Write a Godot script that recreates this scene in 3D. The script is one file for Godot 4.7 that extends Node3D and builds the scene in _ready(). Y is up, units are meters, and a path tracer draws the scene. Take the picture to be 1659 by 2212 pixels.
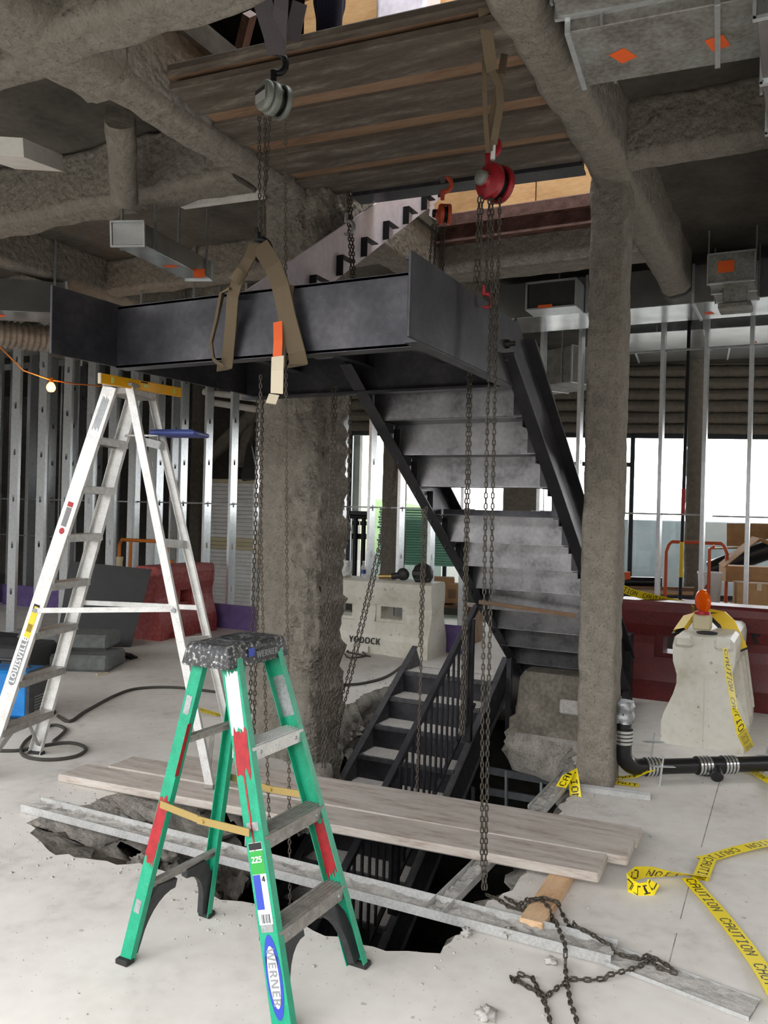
extends Node3D
# A building under construction: a hung steel stair landing over a broken floor opening.
# World axes follow the building: -Z runs away along the stair flights, +X towards the right. The camera stands at the origin.
const TAU2 := TAU
var M := {}
var taken := {}
var rng := RandomNumberGenerator.new()
var lumps := FastNoiseLite.new()

class MB:
	var v := PackedVector3Array()
	var n := PackedVector3Array()
	var uv := PackedVector2Array()
	var ix := PackedInt32Array()
	func vert(p: Vector3, nn: Vector3, t := Vector2.ZERO) -> int:
		v.append(p); n.append(nn); uv.append(t)
		return v.size() - 1
	func t3(a: Vector3, b: Vector3, c: Vector3, out := Vector3.ZERO) -> void:
		var nn := (b - a).cross(c - a).normalized()
		if out != Vector3.ZERO and nn.dot(out) < 0.0:
			var s := b; b = c; c = s; nn = -nn
		var i := vert(a, nn); vert(b, nn); vert(c, nn)
		ix.append_array(PackedInt32Array([i, i + 2, i + 1]))
	func q(a: Vector3, b: Vector3, c: Vector3, d: Vector3, out := Vector3.ZERO, u0 := 0.0, u1 := 1.0) -> void:
		var nn := (c - a).cross(d - b).normalized()
		if out != Vector3.ZERO and nn.dot(out) < 0.0:
			var s := b; b = d; d = s; nn = -nn
			var i2 := vert(a, nn, Vector2(u0, 1)); vert(b, nn, Vector2(u0, 0)); vert(c, nn, Vector2(u1, 0)); vert(d, nn, Vector2(u1, 1))
			ix.append_array(PackedInt32Array([i2, i2 + 2, i2 + 1, i2, i2 + 3, i2 + 2]))
			return
		var i := vert(a, nn, Vector2(u0, 1)); vert(b, nn, Vector2(u1, 1)); vert(c, nn, Vector2(u1, 0)); vert(d, nn, Vector2(u0, 0))
		ix.append_array(PackedInt32Array([i, i + 2, i + 1, i, i + 3, i + 2]))
	func box(t: Transform3D, s: Vector3, ch := 0.0) -> MB:
		var h := s * 0.5
		var c: float = minf(ch, minf(h.x, minf(h.y, h.z)) * 0.8)
		for ax in 3:
			var u := (ax + 1) % 3
			var w := (ax + 2) % 3
			for sg in [-1.0, 1.0]:
				var p: Array[Vector3] = []
				for k in [[-1.0, -1.0], [1.0, -1.0], [1.0, 1.0], [-1.0, 1.0]]:
					var o := Vector3.ZERO
					o[ax] = sg * h[ax]; o[u] = k[0] * (h[u] - c); o[w] = k[1] * (h[w] - c)
					p.append(t * o)
				var out := Vector3.ZERO
				out[ax] = sg
				q(p[0], p[1], p[2], p[3], t.basis * out)
			if c > 0.0:
				for su in [-1.0, 1.0]:
					for sw in [-1.0, 1.0]:
						var e: Array[Vector3] = []
						for k in [[-1.0, 0], [1.0, 0], [1.0, 1], [-1.0, 1]]:
							var o := Vector3.ZERO
							o[ax] = k[0] * (h[ax] - c)
							o[u] = su * (h[u] if k[1] == 0 else h[u] - c)
							o[w] = sw * (h[w] - c if k[1] == 0 else h[w])
							e.append(t * o)
						var out := Vector3.ZERO
						out[u] = su; out[w] = sw
						q(e[0], e[1], e[2], e[3], t.basis * out)
		if c > 0.0:
			for x in [-1.0, 1.0]:
				for y in [-1.0, 1.0]:
					for z in [-1.0, 1.0]:
						t3(t * Vector3(x * h.x, y * (h.y - c), z * (h.z - c)), t * Vector3(x * (h.x - c), y * h.y, z * (h.z - c)), t * Vector3(x * (h.x - c), y * (h.y - c), z * h.z), t.basis * Vector3(x, y, z))
		return self
	func bx(p: Vector3, s: Vector3, ch := 0.0) -> MB:
		return box(Transform3D(Basis.IDENTITY, p), s, ch)
	func bar(a: Vector3, b: Vector3, w: float, h: float, up := Vector3.UP, ch := 0.0) -> MB:
		var z := (b - a).normalized()
		var x := up.cross(z).normalized()
		if x.length() < 0.5: x = Vector3.RIGHT
		return box(Transform3D(Basis(x, z.cross(x), z), (a + b) * 0.5), Vector3(w, h, a.distance_to(b)), ch)
	# polygon in the local XY plane, drawn out along local Z from z0 to z1
	func ext(t: Transform3D, poly: PackedVector2Array, z0: float, z1: float) -> MB:
		var tri := Geometry2D.triangulate_polygon(poly)
		var zd := t.basis * Vector3(0, 0, signf(z1 - z0))
		for i in range(0, tri.size(), 3):
			var p: Array[Vector2] = [poly[tri[i]], poly[tri[i + 1]], poly[tri[i + 2]]]
			t3(t * Vector3(p[0].x, p[0].y, z1), t * Vector3(p[1].x, p[1].y, z1), t * Vector3(p[2].x, p[2].y, z1), zd)
			t3(t * Vector3(p[0].x, p[0].y, z0), t * Vector3(p[1].x, p[1].y, z0), t * Vector3(p[2].x, p[2].y, z0), -zd)
		var cw := -1.0 if Geometry2D.is_polygon_clockwise(poly) else 1.0
		for i in poly.size():
			var a := poly[i]
			var b := poly[(i + 1) % poly.size()]
			var o := Vector2(b.y - a.y, a.x - b.x) * cw
			q(t * Vector3(a.x, a.y, z0), t * Vector3(b.x, b.y, z0), t * Vector3(b.x, b.y, z1), t * Vector3(a.x, a.y, z1), t.basis * Vector3(o.x, o.y, 0))
		return self
	# rings of equally many points, joined; smooth normals
	func loft(rings: Array, cap := true, closed := true, outward := 1.0, usc := 1.0) -> MB:
		var m: int = rings[0].size()
		var k := rings.size()
		var nn := PackedVector3Array(); nn.resize(m * k)
		var last := m if closed else m - 1
		for i in k - 1:
			for j in last:
				var a: Vector3 = rings[i][j]; var b: Vector3 = rings[i][(j + 1) % m]; var c: Vector3 = rings[i + 1][(j + 1) % m]; var d: Vector3 = rings[i + 1][j]
				var f := (c - a).cross(d - b) * outward
				for w in [i * m + j, i * m + (j + 1) % m, (i + 1) * m + (j + 1) % m, (i + 1) * m + j]:
					nn[w] += f
		var s := v.size()
		for i in k:
			for j in m:
				vert(rings[i][j], nn[i * m + j].normalized(), Vector2(float(j) / maxf(1.0, m - 1.0), i * usc))
		for i in k - 1:
			for j in last:
				var a := s + i * m + j; var b := s + i * m + (j + 1) % m; var c := s + (i + 1) * m + (j + 1) % m; var d := s + (i + 1) * m + j
				if outward > 0.0: ix.append_array(PackedInt32Array([a, c, b, a, d, c]))
				else: ix.append_array(PackedInt32Array([a, b, c, a, c, d]))
		if cap and closed:
			for e in [0, k - 1]:
				var mid := Vector3.ZERO
				for p in rings[e]: mid += p
				mid /= m
				var other := Vector3.ZERO
				for p in rings[1 if e == 0 else k - 2]: other += p
				var out := mid - other / m
				for j in m: t3(mid, rings[e][j], rings[e][(j + 1) % m], out)
		return self
	func tube(pts: Array, r, sides := 8, cap := true, closed := false) -> MB:
		var rings := []
		var k := pts.size()
		var side := Vector3.ZERO
		for i in k:
			var a: Vector3 = pts[(i - 1 + k) % k] if closed else pts[maxi(i - 1, 0)]
			var b: Vector3 = pts[(i + 1) % k] if closed else pts[mini(i + 1, k - 1)]
			var z := (b - a).normalized()
			if side == Vector3.ZERO:
				side = z.cross(Vector3.UP if absf(z.y) < 0.9 else Vector3.RIGHT).normalized()
			side = (side - z * side.dot(z)).normalized()
			var up := z.cross(side)
			var ring := PackedVector3Array()
			var rr: float = r[i] if r is Array else r
			for j in sides:
				var t := TAU * j / sides
				ring.append(pts[i] + (side * cos(t) + up * sin(t)) * rr)
			rings.append(ring)
		if closed: rings.append(rings[0])
		return loft(rings, cap and not closed, true, 1.0)
	func lathe(t: Transform3D, prof: Array, sides := 16, cap := true) -> MB:
		var rings := []
		for p in prof:
			var ring := PackedVector3Array()
			for j in sides:
				var a := -TAU * j / sides
				ring.append(t * Vector3(p.x * cos(a), p.y, p.x * sin(a)))
			rings.append(ring)
		return loft(rings, cap, true, 1.0)
	# a flat band: middle points and half-width vectors
	func band(pts: Array, half: Array, thick: float, period := 1.0) -> MB:
		var u := 0.0
		var k := pts.size()
		for i in k - 1:
			var u2: float = u + pts[i].distance_to(pts[i + 1]) / period
			var up: Vector3 = half[i].cross(pts[i + 1] - pts[i]).normalized() * thick * 0.5
			var up2: Vector3 = up if i + 2 >= k else half[i + 1].cross(pts[i + 2] - pts[i + 1]).normalized() * thick * 0.5
			if up.dot(up2) < 0.0: up2 = -up2
			var a: Vector3 = pts[i] - half[i]; var b: Vector3 = pts[i + 1] - half[i + 1]; var c: Vector3 = pts[i + 1] + half[i + 1]; var d: Vector3 = pts[i] + half[i]
			q(d + up, c + up2, b + up2, a + up, up, u, u2)
			q(a - up, b - up2, c - up2, d - up, -up, u, u2)
			q(a + up, b + up2, b - up2, a - up, -half[i], u, u2)
			q(d + up, c + up2, c - up2, d - up, half[i], u, u2)
			u = u2
		return self
	func mesh() -> ArrayMesh:
		var arr := []
		arr.resize(Mesh.ARRAY_MAX)
		arr[Mesh.ARRAY_VERTEX] = v; arr[Mesh.ARRAY_NORMAL] = n; arr[Mesh.ARRAY_TEX_UV] = uv; arr[Mesh.ARRAY_INDEX] = ix
		var m := ArrayMesh.new()
		m.add_surface_from_arrays(Mesh.PRIMITIVE_TRIANGLES, arr)
		return m

func numbered(called: String, parent: Node) -> String:
	var key := "%d/%s" % [parent.get_instance_id(), called]
	taken[key] = taken.get(key, -1) + 1
	return called if taken[key] == 0 else "%s_%03d" % [called, taken[key]]

func tag(o: Node, label := "", category := "", group := "", kind := "") -> Node:
	if label: o.set_meta("label", label)
	if category: o.set_meta("category", category)
	if group: o.set_meta("group", group)
	if kind: o.set_meta("kind", kind)
	return o

func thing(called: String, label: String, category: String, where := Vector3.ZERO, group := "", turn := 0.0) -> Node3D:
	var o := Node3D.new()
	o.name = numbered(called, self)
	add_child(o)
	o.position = where
	o.rotation.y = turn
	tag(o, label, category, group)
	return o

# one mesh; shape in the parent's own axes
func obj(called: String, shape, mat: Material, parent: Node = self) -> MeshInstance3D:
	var o := MeshInstance3D.new()
	o.name = numbered(called, parent)
	o.mesh = shape.mesh() if shape is MB else shape
	o.material_override = mat
	o.cast_shadow = GeometryInstance3D.SHADOW_CASTING_SETTING_ON
	parent.add_child(o)
	return o

# the same with the shape given in world axes, under a thing (or a part of it) that is moved but not turned
func objw(called: String, shape, mat: Material, parent: Node3D) -> MeshInstance3D:
	var o := obj(called, shape, mat, parent)
	var off := Vector3.ZERO
	var p: Node = parent
	while p != self:
		off += (p as Node3D).position
		p = p.get_parent()
	o.position = -off
	return o

func struct(called: String, shape, mat: Material, label := "", category := "") -> MeshInstance3D:
	var o := obj(called, shape, mat, self)
	tag(o, label, category, "", "structure")
	return o

func lettering(text: String, height: float, mat: Material, parent: Node3D, t: Transform3D, serif := false, stretch := 1.0) -> MeshInstance3D:
	var f := SystemFont.new()
	f.font_names = PackedStringArray(["Droid Serif" if serif else "Droid Sans"])
	f.font_weight = 700
	var tm := TextMesh.new()
	tm.text = text; tm.font = f; tm.font_size = 64
	tm.pixel_size = height / 46.0
	tm.depth = 0.0015
	var o := obj("lettering", tm, mat, parent)
	o.transform = t.scaled_local(Vector3(stretch, 1, 1))
	return o

func basis_to(z: Vector3, up := Vector3.UP) -> Basis:
	z = z.normalized()
	var x := up.cross(z).normalized()
	return Basis(x, z.cross(x), z)

func wob(p: Vector3, f: float, a: float) -> float:
	return lumps.get_noise_3d(p.x * f, p.y * f, p.z * f) * a

# ---- materials: colour, grain, fine relief and wear only ----
func tex(seed_: int, size: int, freq: float, ramp: Array, fine := 0.35, speck := 0.0, speck_color := Color.WHITE, octaves := 4, pits := 0, pit_color := Color.BLACK) -> ImageTexture:
	var a := FastNoiseLite.new()
	a.seed = seed_; a.frequency = freq; a.fractal_octaves = octaves
	var b := FastNoiseLite.new()
	b.seed = seed_ + 7; b.frequency = freq * 7.0; b.fractal_octaves = 3
	var da := a.get_seamless_image(size, size).get_data()
	var db := b.get_seamless_image(size, size).get_data()
	var r := RandomNumberGenerator.new()
	r.seed = seed_
	var out := PackedByteArray()
	out.resize(size * size * 3)
	var lut: Array[Color] = []
	for i in 256:
		var t := i / 255.0 * (ramp.size() - 1)
		var k := mini(int(t), ramp.size() - 2)
		lut.append((ramp[k] as Color).lerp(ramp[k + 1], t - k))
	for i in size * size:
		var t := clampi(int((da[i] * (1.0 - fine) + db[i] * fine - 128.0) * 1.5 + 128.0), 0, 255)
		var c := lut[t]
		if speck > 0.0 and r.randf() < speck: c = c.lerp(speck_color, 0.4 + r.randf() * 0.5)
		out[i * 3] = int(c.r * 255.0); out[i * 3 + 1] = int(c.g * 255.0); out[i * 3 + 2] = int(c.b * 255.0)
	for k in pits:
		var cx := r.randi_range(0, size - 1)
		var cy := r.randi_range(0, size - 1)
		var rad := r.randf_range(0.8, 2.6)
		for dy in range(-3, 4):
			for dx in range(-3, 4):
				if Vector2(dx, dy * r.randf_range(0.7, 1.3)).length() > rad: continue
				var i := (((cy + dy + size) % size) * size + (cx + dx + size) % size) * 3
				var w := 0.55
				out[i] = int(lerpf(out[i], pit_color.r * 255.0, w)); out[i + 1] = int(lerpf(out[i + 1], pit_color.g * 255.0, w)); out[i + 2] = int(lerpf(out[i + 2], pit_color.b * 255.0, w))
	return ImageTexture.create_from_image(Image.create_from_data(size, size, false, Image.FORMAT_RGB8, out))

func bumps(seed_: int, size: int, freq: float, octaves := 5) -> ImageTexture:
	var a := FastNoiseLite.new()
	a.seed = seed_; a.frequency = freq; a.fractal_octaves = octaves
	return ImageTexture.create_from_image(a.get_seamless_image(size, size))

func plain(c: Color, rough := 0.6, metal := 0.0) -> StandardMaterial3D:
	var m := StandardMaterial3D.new()
	m.albedo_color = c; m.roughness = rough; m.metallic = metal
	return m

func noisy(c: Texture2D, metres: Vector3, rough := 0.8, metal := 0.0, relief: Texture2D = null, cm := 0.0) -> StandardMaterial3D:
	var m := StandardMaterial3D.new()
	m.albedo_texture = c; m.roughness = rough; m.metallic = metal
	m.uv1_triplanar = true; m.uv1_world_triplanar = true
	m.uv1_scale = Vector3(1.0 / metres.x, 1.0 / metres.y, 1.0 / metres.z)
	if relief:
		m.heightmap_enabled = true
		m.heightmap_texture = relief
		m.heightmap_scale = cm
	return m

func c8(r: int, g: int, b: int) -> Color:
	return Color8(r, g, b)

func make_materials() -> void:
	var rough_relief := bumps(5, 256, 0.03)
	var spray_relief := bumps(9, 256, 0.05, 6)
	M.floor = noisy(tex(11, 1024, 0.005, [c8(194, 189, 182), c8(208, 203, 196), c8(214, 209, 202), c8(218, 214, 207), c8(221, 217, 211)], 0.36, 0.0008, c8(140, 134, 126), 5, 110, c8(150, 144, 136)), Vector3.ONE * 4.2, 0.92, 0.0, rough_relief, 0.2)
	M.rubble = noisy(tex(12, 256, 0.02, [c8(108, 103, 96), c8(142, 136, 128), c8(170, 164, 155)], 0.5, 0.03, c8(186, 180, 170), 4, 300, c8(60, 56, 50)), Vector3.ONE * 0.7, 0.95, 0.0, rough_relief, 1.2)
	M.debris = noisy(tex(13, 256, 0.03, [c8(150, 146, 140), c8(176, 172, 166), c8(200, 196, 190)], 0.6, 0.02, c8(110, 106, 100)), Vector3.ONE * 0.4, 0.95, 0.0, rough_relief, 0.5)
	M.spray = noisy(tex(14, 512, 0.02, [c8(106, 101, 91), c8(126, 120, 110), c8(142, 136, 126)], 0.55, 0.02, c8(92, 86, 78), 4, 1000, c8(84, 78, 69)), Vector3.ONE * 1.1, 1.0, 0.0, spray_relief, 1.8)
	M.spray_rough = noisy(tex(16, 256, 0.03, [c8(100, 94, 86), c8(124, 118, 108), c8(146, 139, 128)], 0.4, 0.03, c8(130, 124, 116)), Vector3.ONE * 0.5, 1.0, 0.0, spray_relief, 3.0)
	M.deck_concrete = noisy(tex(17, 256, 0.012, [c8(68, 64, 58), c8(82, 78, 71), c8(94, 90, 82)], 0.4), Vector3.ONE * 1.8, 0.95, 0.0, rough_relief, 0.5)
	M.steel = noisy(tex(21, 512, 0.008, [c8(50, 50, 54), c8(60, 60, 64), c8(70, 69, 73), c8(84, 82, 84)], 0.3, 0.0008, c8(150, 148, 145)), Vector3.ONE * 1.5, 0.42, 0.6, rough_relief, 0.04)
	M.steel_dusty = noisy(tex(22, 512, 0.02, [c8(58, 58, 61), c8(74, 74, 77), c8(96, 95, 96)], 0.4, 0.05, c8(176, 173, 168)), Vector3.ONE * 0.9, 0.7, 0.3, rough_relief, 0.05)
	M.riser = noisy(tex(23, 512, 0.009, [c8(110, 110, 114), c8(138, 138, 142), c8(154, 154, 158), c8(168, 168, 170)], 0.3, 0.001, c8(90, 86, 82)), Vector3.ONE * 1.3, 0.32, 0.93, rough_relief, 0.03)
	M.stringer_pale = noisy(tex(24, 256, 0.01, [c8(196, 188, 198), c8(212, 205, 213), c8(226, 220, 226)], 0.4), Vector3.ONE * 1.3, 0.5, 0.1)
	M.rust = noisy(tex(25, 256, 0.02, [c8(70, 48, 42), c8(98, 70, 62), c8(122, 92, 82)], 0.4), Vector3.ONE * 0.8, 0.75, 0.2, rough_relief, 0.1)
	M.galv = noisy(tex(26, 256, 0.03, [c8(196, 201, 204), c8(214, 218, 220), c8(226, 229, 230)], 0.5), Vector3.ONE * 0.5, 0.36, 0.75)
	M.galv_dull = noisy(tex(27, 256, 0.02, [c8(138, 141, 142), c8(160, 163, 164), c8(182, 184, 184)], 0.5, 0.02, c8(120, 118, 114)), Vector3.ONE * 0.6, 0.5, 0.7)
	M.duct = noisy(tex(28, 256, 0.012, [c8(184, 188, 190), c8(200, 204, 206), c8(212, 215, 217)], 0.3, 0.01, c8(120, 118, 112)), Vector3.ONE * 1.2, 0.2, 0.9)
	M.duct_dusty = noisy(tex(29, 256, 0.015, [c8(104, 100, 92), c8(138, 136, 130), c8(160, 161, 160)], 0.45, 0.02, c8(110, 104, 94)), Vector3.ONE * 0.9, 0.6, 0.4)
	M.track_dusty = noisy(tex(67, 256, 0.02, [c8(160, 160, 158), c8(182, 182, 180), c8(200, 200, 198)], 0.5, 0.01, c8(140, 138, 134)), Vector3.ONE * 0.6, 0.5, 0.35)
	M.alu = noisy(tex(30, 256, 0.02, [c8(196, 194, 190), c8(222, 221, 218), c8(236, 236, 234)], 0.5, 0.006, c8(120, 116, 110)), Vector3.ONE * 0.5, 0.42, 0.4)
	M.alu_worn = noisy(tex(31, 256, 0.03, [c8(128, 124, 118), c8(158, 154, 148), c8(180, 177, 172)], 0.5, 0.02, c8(210, 208, 204)), Vector3.ONE * 0.4, 0.5, 0.5)
	M.green = noisy(tex(32, 256, 0.02, [c8(14, 132, 98), c8(20, 148, 112), c8(34, 160, 124)], 0.5, 0.006, c8(200, 206, 200)), Vector3.ONE * 0.35, 0.42)
	M.red_paint = noisy(tex(33, 256, 0.03, [c8(120, 20, 28), c8(158, 24, 34), c8(176, 36, 44)], 0.5), Vector3.ONE * 0.3, 0.5)
	M.white_paint = noisy(tex(34, 256, 0.03, [c8(214, 212, 210), c8(230, 229, 228), c8(240, 239, 238)], 0.5), Vector3.ONE * 0.3, 0.6)
	M.black_plastic = noisy(tex(35, 256, 0.02, [c8(30, 31, 33), c8(44, 45, 47), c8(58, 59, 60)], 0.5, 0.01, c8(150, 148, 144)), Vector3.ONE * 0.3, 0.55)
	M.black_spattered = noisy(tex(36, 256, 0.055, [c8(34, 35, 37), c8(38, 39, 41), c8(42, 43, 45), c8(46, 47, 49), c8(52, 53, 54), c8(206, 204, 198), c8(222, 220, 214)], 0.3, 0.008, c8(220, 218, 212)), Vector3.ONE * 0.3, 0.55)
	M.brass = plain(c8(186, 162, 104), 0.38, 0.8)
	M.plank = noisy(tex(37, 512, 0.012, [c8(150, 136, 124), c8(176, 165, 155), c8(188, 180, 171), c8(196, 189, 182)], 0.4, 0.003, c8(215, 210, 204)), Vector3(3.4, 0.6, 0.5), 0.9, 0.0, rough_relief, 0.08)
	M.plank_end = noisy(tex(38, 256, 0.02, [c8(150, 124, 98), c8(178, 152, 124), c8(192, 170, 146)], 0.4), Vector3(1.5, 0.12, 0.2), 0.85)
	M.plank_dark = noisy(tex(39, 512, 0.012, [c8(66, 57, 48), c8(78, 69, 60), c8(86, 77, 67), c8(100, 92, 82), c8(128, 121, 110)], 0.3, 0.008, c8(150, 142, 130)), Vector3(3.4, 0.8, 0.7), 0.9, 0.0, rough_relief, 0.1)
	M.plywood = noisy(tex(40, 512, 0.008, [c8(196, 150, 100), c8(214, 170, 116), c8(224, 184, 132)], 0.4, 0.0006, c8(150, 96, 60)), Vector3(3.0, 0.8, 0.8), 0.7)
	M.plywood_old = noisy(tex(41, 256, 0.012, [c8(112, 86, 66), c8(132, 104, 80), c8(146, 118, 94)], 0.4, 0.001, c8(80, 56, 42)), Vector3(2.6, 0.6, 0.4), 0.85)
	M.lumber = noisy(tex(42, 256, 0.012, [c8(186, 146, 108), c8(206, 170, 132), c8(216, 184, 148)], 0.4), Vector3(0.3, 0.3, 1.2), 0.8)
	M.cardboard = noisy(tex(43, 256, 0.02, [c8(166, 126, 86), c8(182, 142, 100), c8(194, 156, 114)], 0.4), Vector3.ONE * 0.8, 0.85)
	M.poly_white = noisy(tex(44, 256, 0.01, [c8(190, 184, 166), c8(206, 202, 187), c8(214, 211, 199), c8(220, 217, 206)], 0.35, 0.002, c8(130, 124, 112), 4, 60, c8(120, 112, 98)), Vector3.ONE * 1.4, 0.45)
	M.poly_red = noisy(tex(45, 256, 0.02, [c8(80, 18, 20), c8(98, 22, 24), c8(110, 27, 29)], 0.4, 0.012, c8(180, 150, 146)), Vector3.ONE * 0.9, 0.45)
	M.poly_red_dusty = noisy(tex(46, 256, 0.03, [c8(140, 42, 42), c8(158, 62, 60), c8(178, 116, 110)], 0.5, 0.03, c8(196, 170, 164)), Vector3.ONE * 0.6, 0.6)
	M.concrete_dirty = noisy(tex(47, 256, 0.014, [c8(84, 78, 68), c8(110, 104, 94), c8(140, 133, 122)], 0.45), Vector3.ONE * 1.0, 0.95, 0.0, rough_relief, 0.6)
	M.purple = noisy(tex(48, 256, 0.02, [c8(96, 78, 128), c8(108, 90, 142), c8(118, 100, 150)], 0.4), Vector3.ONE * 0.9, 0.7)
	M.chain = noisy(tex(49, 128, 0.03, [c8(58, 52, 46), c8(80, 74, 66), c8(104, 98, 90)], 0.5), Vector3.ONE * 0.1, 0.5, 0.6)
	M.chain_dull = noisy(tex(50, 128, 0.03, [c8(66, 58, 50), c8(90, 82, 74), c8(120, 112, 102)], 0.5), Vector3.ONE * 0.1, 0.65, 0.35)
	M.web = noisy(tex(51, 256, 0.03, [c8(82, 70, 54), c8(104, 90, 70), c8(122, 108, 86)], 0.6), Vector3(0.04, 0.04, 0.04), 0.9)
	M.web_dark = noisy(tex(52, 256, 0.03, [c8(58, 54, 56), c8(80, 75, 78), c8(98, 92, 94)], 0.6), Vector3(0.05, 0.05, 0.05), 0.9)
	M.hoist_grey = noisy(tex(53, 128, 0.03, [c8(104, 108, 100), c8(122, 126, 118), c8(138, 142, 134)], 0.5), Vector3.ONE * 0.3, 0.5, 0.3)
	M.hoist_red = noisy(tex(54, 128, 0.03, [c8(120, 14, 26), c8(146, 18, 32), c8(160, 28, 42)], 0.5), Vector3.ONE * 0.3, 0.38, 0.1)
	M.hoist_orange = noisy(tex(55, 128, 0.03, [c8(168, 62, 36), c8(192, 76, 46), c8(204, 92, 62)], 0.5), Vector3.ONE * 0.3, 0.42)
	M.hoist_plate = plain(c8(150, 152, 146), 0.5)
	M.black_metal = plain(c8(26, 26, 28), 0.45, 0.4)
	M.pvc_black = plain(c8(24, 24, 26), 0.32)
	M.rubber = plain(c8(34, 33, 32), 0.8)
	M.cable_dusty = plain(c8(66, 63, 58), 0.9)
	M.black_sheet = noisy(tex(56, 256, 0.008, [c8(34, 35, 36), c8(42, 43, 44), c8(50, 51, 52)], 0.3), Vector3.ONE * 1.2, 0.55)
	M.slab_grey = noisy(tex(57, 256, 0.02, [c8(78, 80, 78), c8(100, 103, 101), c8(118, 121, 119)], 0.4), Vector3.ONE * 0.6, 0.8)
	M.steel_strap = plain(c8(214, 216, 216), 0.25, 0.9)
	M.orange = plain(c8(232, 98, 34), 0.6)
	M.orange_frame = plain(c8(204, 118, 34), 0.45)
	M.cart_frame = plain(c8(214, 92, 50), 0.45)
	M.level_yellow = plain(c8(232, 168, 22), 0.35)
	M.level_end = plain(c8(216, 204, 178), 0.5)
	M.vial = plain(c8(206, 220, 120), 0.15)
	M.tray_blue = plain(c8(60, 76, 148), 0.4)
	M.ink = plain(c8(24, 24, 26), 0.7)
	M.ink_white = plain(c8(232, 232, 232), 0.6)
	M.ink_grey = plain(c8(128, 130, 130), 0.6)
	M.ink_blue = plain(c8(44, 66, 168), 0.5)
	M.ink_red = plain(c8(176, 40, 44), 0.5)
	M.ink_yellow = plain(c8(236, 200, 40), 0.5)
	M.label_green = plain(c8(44, 150, 60), 0.5)
	M.welder_blue = noisy(tex(58, 128, 0.02, [c8(16, 100, 168), c8(24, 120, 192), c8(34, 134, 204)], 0.4), Vector3.ONE * 0.5, 0.4)
	M.denim = noisy(tex(59, 256, 0.03, [c8(24, 26, 44), c8(34, 38, 62), c8(46, 52, 82)], 0.6), Vector3.ONE * 0.12, 0.95)
	M.foam = noisy(tex(60, 256, 0.02, [c8(222, 222, 218), c8(232, 232, 229), c8(238, 238, 236)], 0.4), Vector3.ONE * 1.0, 0.8)
	M.foam_cream = plain(c8(206, 196, 162), 0.8)
	M.glass_green = noisy(tex(61, 256, 0.01, [c8(110, 184, 156), c8(134, 204, 178), c8(160, 218, 196)], 0.3), Vector3(3, 0.06, 3), 0.25)
	M.frame_dark = plain(c8(54, 58, 62), 0.45, 0.5)
	M.parapet = noisy(tex(62, 256, 0.01, [c8(150, 158, 168), c8(164, 172, 182), c8(176, 183, 192)], 0.3), Vector3.ONE * 2.0, 0.8)
	M.terrace = plain(c8(170, 168, 164), 0.9)
	M.hillside = noisy(tex(63, 256, 0.02, [c8(84, 112, 70), c8(112, 134, 88), c8(140, 154, 112)], 0.5), Vector3.ONE * 3.0, 0.95)
	M.copper_green = plain(c8(110, 186, 162), 0.6)
	M.glass = plain(Color(0.86, 0.94, 0.92, 0.12), 0.02)
	M.glass.transparency = BaseMaterial3D.TRANSPARENCY_ALPHA
	M.glass_tint = plain(Color(0.35, 0.62, 0.60, 0.42), 0.03)
	M.glass_tint.transparency = BaseMaterial3D.TRANSPARENCY_ALPHA
	M.clear_plastic = plain(Color(0.92, 0.94, 0.95, 0.45), 0.12)
	M.clear_plastic.transparency = BaseMaterial3D.TRANSPARENCY_ALPHA
	M.amber = plain(c8(240, 120, 16), 0.15)
	M.amber.backlight_enabled = true
	M.amber.backlight = Color(0.9, 0.4, 0.05)
	M.shell = noisy(tex(64, 256, 0.01, [c8(70, 68, 64), c8(88, 85, 80), c8(104, 100, 94)], 0.4), Vector3.ONE * 2.0, 0.95)
	M.white_steel = noisy(tex(66, 256, 0.012, [c8(198, 194, 186), c8(214, 211, 204), c8(224, 222, 216)], 0.4), Vector3.ONE * 0.8, 0.6)
	M.bulb = plain(c8(255, 220, 150), 0.4)
	M.bulb.emission_enabled = true
	M.bulb.emission = Color(1.0, 0.72, 0.32)
	M.bulb.emission_energy_multiplier = 9.0
	M.led = plain(c8(40, 60, 255), 0.4)
	M.led.emission_enabled = true
	M.led.emission = Color(0.2, 0.3, 1.0)
	M.led.emission_energy_multiplier = 2.0
	M.caution = plain(Color.WHITE, 0.4)
	M.caution.albedo_texture = caution_print()
	M.caution.cull_mode = BaseMaterial3D.CULL_DISABLED

# the print of the barrier tape: black capitals on yellow film
func caution_print() -> ImageTexture:
	var glyph := {
		"C": ["01110", "10001", "10000", "10000", "10000", "10001", "01110"], "A": ["01110", "10001", "10001", "11111", "10001", "10001", "10001"],
		"U": ["10001", "10001", "10001", "10001", "10001", "10001", "01110"], "T": ["11111", "00100", "00100", "00100", "00100", "00100", "00100"],
		"I": ["01110", "00100", "00100", "00100", "00100", "00100", "01110"], "O": ["01110", "10001", "10001", "10001", "10001", "10001", "01110"],
		"N": ["10001", "11001", "10101", "10101", "10011", "10001", "10001"]}
	var im := Image.create(512, 112, false, Image.FORMAT_RGB8)
	im.fill(c8(238, 216, 26))
	var x := 12
	for ch in "CAUTION":
		for r in 7:
			for c in 5:
				if glyph[ch][r][c] == "1": im.fill_rect(Rect2i(x + c * 10, 20 + r * 10, 11, 10), c8(34, 32, 22))
		x += 62
	return ImageTexture.create_from_image(im)

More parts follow.
